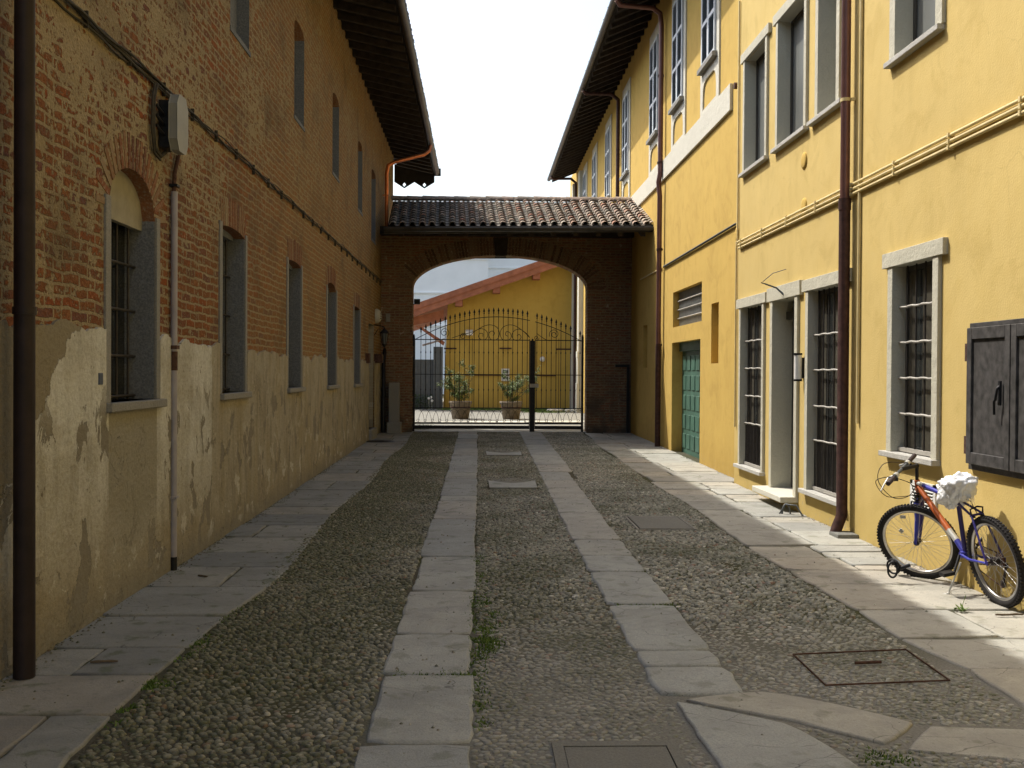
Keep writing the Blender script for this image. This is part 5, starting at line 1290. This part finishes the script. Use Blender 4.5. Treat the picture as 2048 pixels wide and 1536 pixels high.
with part('brake', M['black'], bike) as m:
    for c_, n_ in ((Vector((3.713, 7.50, .664)), nR),):
        for s_ in (-1, 1): m.tube([c_+n_*.045*s_, c_+n_*.05*s_+Vector((-.02, -.03, .05)), c_+Vector((0, 0, .06))], .007, 6); m.obox(c_+n_*.035*s_+Vector((0, .0, -.01)), (.008, 0, 0), (0, .03, 0), (0, 0, .006))
with part('brake', M['black'], bike) as m:
    m.tube([crown.lerp(cF, .14)-nF*.05, crown.lerp(cF, .14)+nF*.05], .008, 6)
    for s_ in (-1, 1):
        p = crown.lerp(cF, .16)+nF*.062*s_; m.tube([p, p-aF*.045, p-aF*.04+Vector((0, 0, .07))], .007, 6); m.obox(crown.lerp(cF, .14)+nF*.03*s_-aF*.03, aF*.028, nF*.006, Vector((0, 0, .007)))
with part('crank', [M['black'], M['dkbrown']], bike) as m:
    m.lathe(BB+nR*.045, [(.0, 0), (.085, 0), (.085, .004), (.06, .006), (0, .006)], 28, 0, .5, nR)
    p1 = Vector((3.66, 7.70, .20))-nR*.02; m.tube([BB-nR*.05, p1], .011, 8); m.tube([BB+nR*.06, BB+nR*.07+(BB-p1)*.95-nR*.1*0], .011, 8)
    q = p1-nR*.06; m.obox(q, nR*.045, (0, .045, .0), (0, .0, .013)); q = BB+nR*.09+(BB-p1)*.9; m.obox(q, nR*.03, (0, .04, 0), (0, 0, .012))
with part('drivetrain', [M['dkbrown'], M['rust']], bike) as m:
    for k in range(6): m.lathe(cR+nR*(.035+.005*k), [(0, 0), (.055-.006*k, 0), (.055-.006*k, .003), (0, .003)], 22, 1, .5, nR)
    for s_ in (-1, 1): m.tube([BB+nR*.048+Vector((0, 0, .083*s_)), cR+nR*.048+Vector((0, 0, .042*s_))], .005, 6, 1)
    d0 = cR+nR*.07+Vector((0, -.03, -.04)); d1 = d0+Vector((0, .04, -.14)); m.tube([cR+nR*.07, d0, d1], .010, 6, 0); m.lathe(d1, [(.0, -.006), (.028, -.006), (.028, .006), (0, .006)], 12, 0, .5, nR); m.lathe(d0, [(.0, -.006), (.022, -.006), (.022, .006), (0, .006)], 12, 0, .5, nR)
    m.tube([d1-Vector((0, 0, .03)), BB+nR*.048-Vector((0, 0, .085))], .004, 6, 1)
with part('kickstand', M['silver'], bike) as m: m.tube([(3.69, 7.70, .27), (3.62, 7.745, .03)], .007, 8); m.tube([(3.625, 7.74, .03), (3.605, 7.75, .012), (3.60, 7.78, .010)], .010, 8)
with part('reflector', M['silver'], bike) as m:
    p = cF+(aF*math.cos(2.55)+bF*math.sin(2.55))*.15; m.obox(p, aF*.008, bF*.022, nF*.004); m.obox(p, aF*.02, bF*.008, nF*.004)
    p = cF+(aF*-.35+bF*.8)*.27; m.obox(p, aF*.02, bF*.012, nF*.008)
with part('saddle', M['black'], bike) as m:
    sc_ = Vector((3.645, 7.68, .865)); m.ball(sc_, .12, sc=(.55, 1.1, .3)); m.tube([sc_-Vector((0, 0, .02)), ST], .013, 8)
# plastic bag wrapped over the saddle
bg_ = MB(); seg, rg = 72, 48; vs = []
random.seed(77)
cb = Vector((3.645, 7.70, .852)); fwd = Vector((-.05, .99, -.20)).normalized()
import mathutils
for i in range(rg+1):
    ph = math.pi*i/rg
    for k in range(seg):
        q = 2*math.pi*k/seg; u = Vector((math.sin(ph)*math.cos(q), math.sin(ph)*math.sin(q), math.cos(ph)))
        s_ = u.y; wid = .082-.022*s_; ht = .085-.012*s_+(.035 if u.z < 0 else 0)*(1 if s_ > -.2 else .3)
        base = Vector((u.x*wid*1.25, 0, u.z*ht))+fwd*(u.y*.225)
        nz = mathutils.noise.fractal(u*3.1, 1.0, 2.2, 4)*.020+mathutils.noise.noise(u*2.2+Vector((5, 2, 1)))*.03-abs(mathutils.noise.noise(u*4.2+Vector((3, 1, 7))))*.018+.004
        sag = Vector((0, .06*max(0, -u.z)*.9, -.05*max(0, -u.z)))
        vs.append(cb+base+sag+u*nz)
bg_.add(vs, [(i*seg+k, i*seg+(k+1) % seg, (i+1)*seg+(k+1) % seg, (i+1)*seg+k) for i in range(rg) for k in range(seg)], 0, .5, True)
for k in range(9):   # loose torn edge
    b = cb+Vector((random.uniform(-.05, .05), -.16+random.uniform(-.05, .05), -.05)); bg_.add([b, b+Vector((.02, .015, 0)), b+Vector((.012, -.01, -random.uniform(.05, .09)))], [(0, 1, 2)])
tag(bg_.build('plastic_bag', M['bag']), 'crumpled white plastic bag tied over the bicycle saddle', 'bag')
lk = MB(); lc = cF+(aF*-.0+bF*-.30); 
bot = Vector((3.36, 8.17, .135)); pts = []
for k in range(60):
    q = k/60*2*math.pi*2.3; pts.append(bot+aF*(.052*math.cos(q))*(1 if k < 30 else .8)+Vector((0, .02*math.sin(q*.5), .058*math.sin(q)-.00055*k*0))+nF*(.03*math.sin(q*.43)))
lk.tube(pts, .008, 8); lk.tube([bot+Vector((.03, 0, -.01)), bot+Vector((.13, -.02, .03))], .015, 8)
tag(lk.build('cable_lock', M['black']), 'black coiled cable lock looped through the front wheel of the bicycle', 'lock')
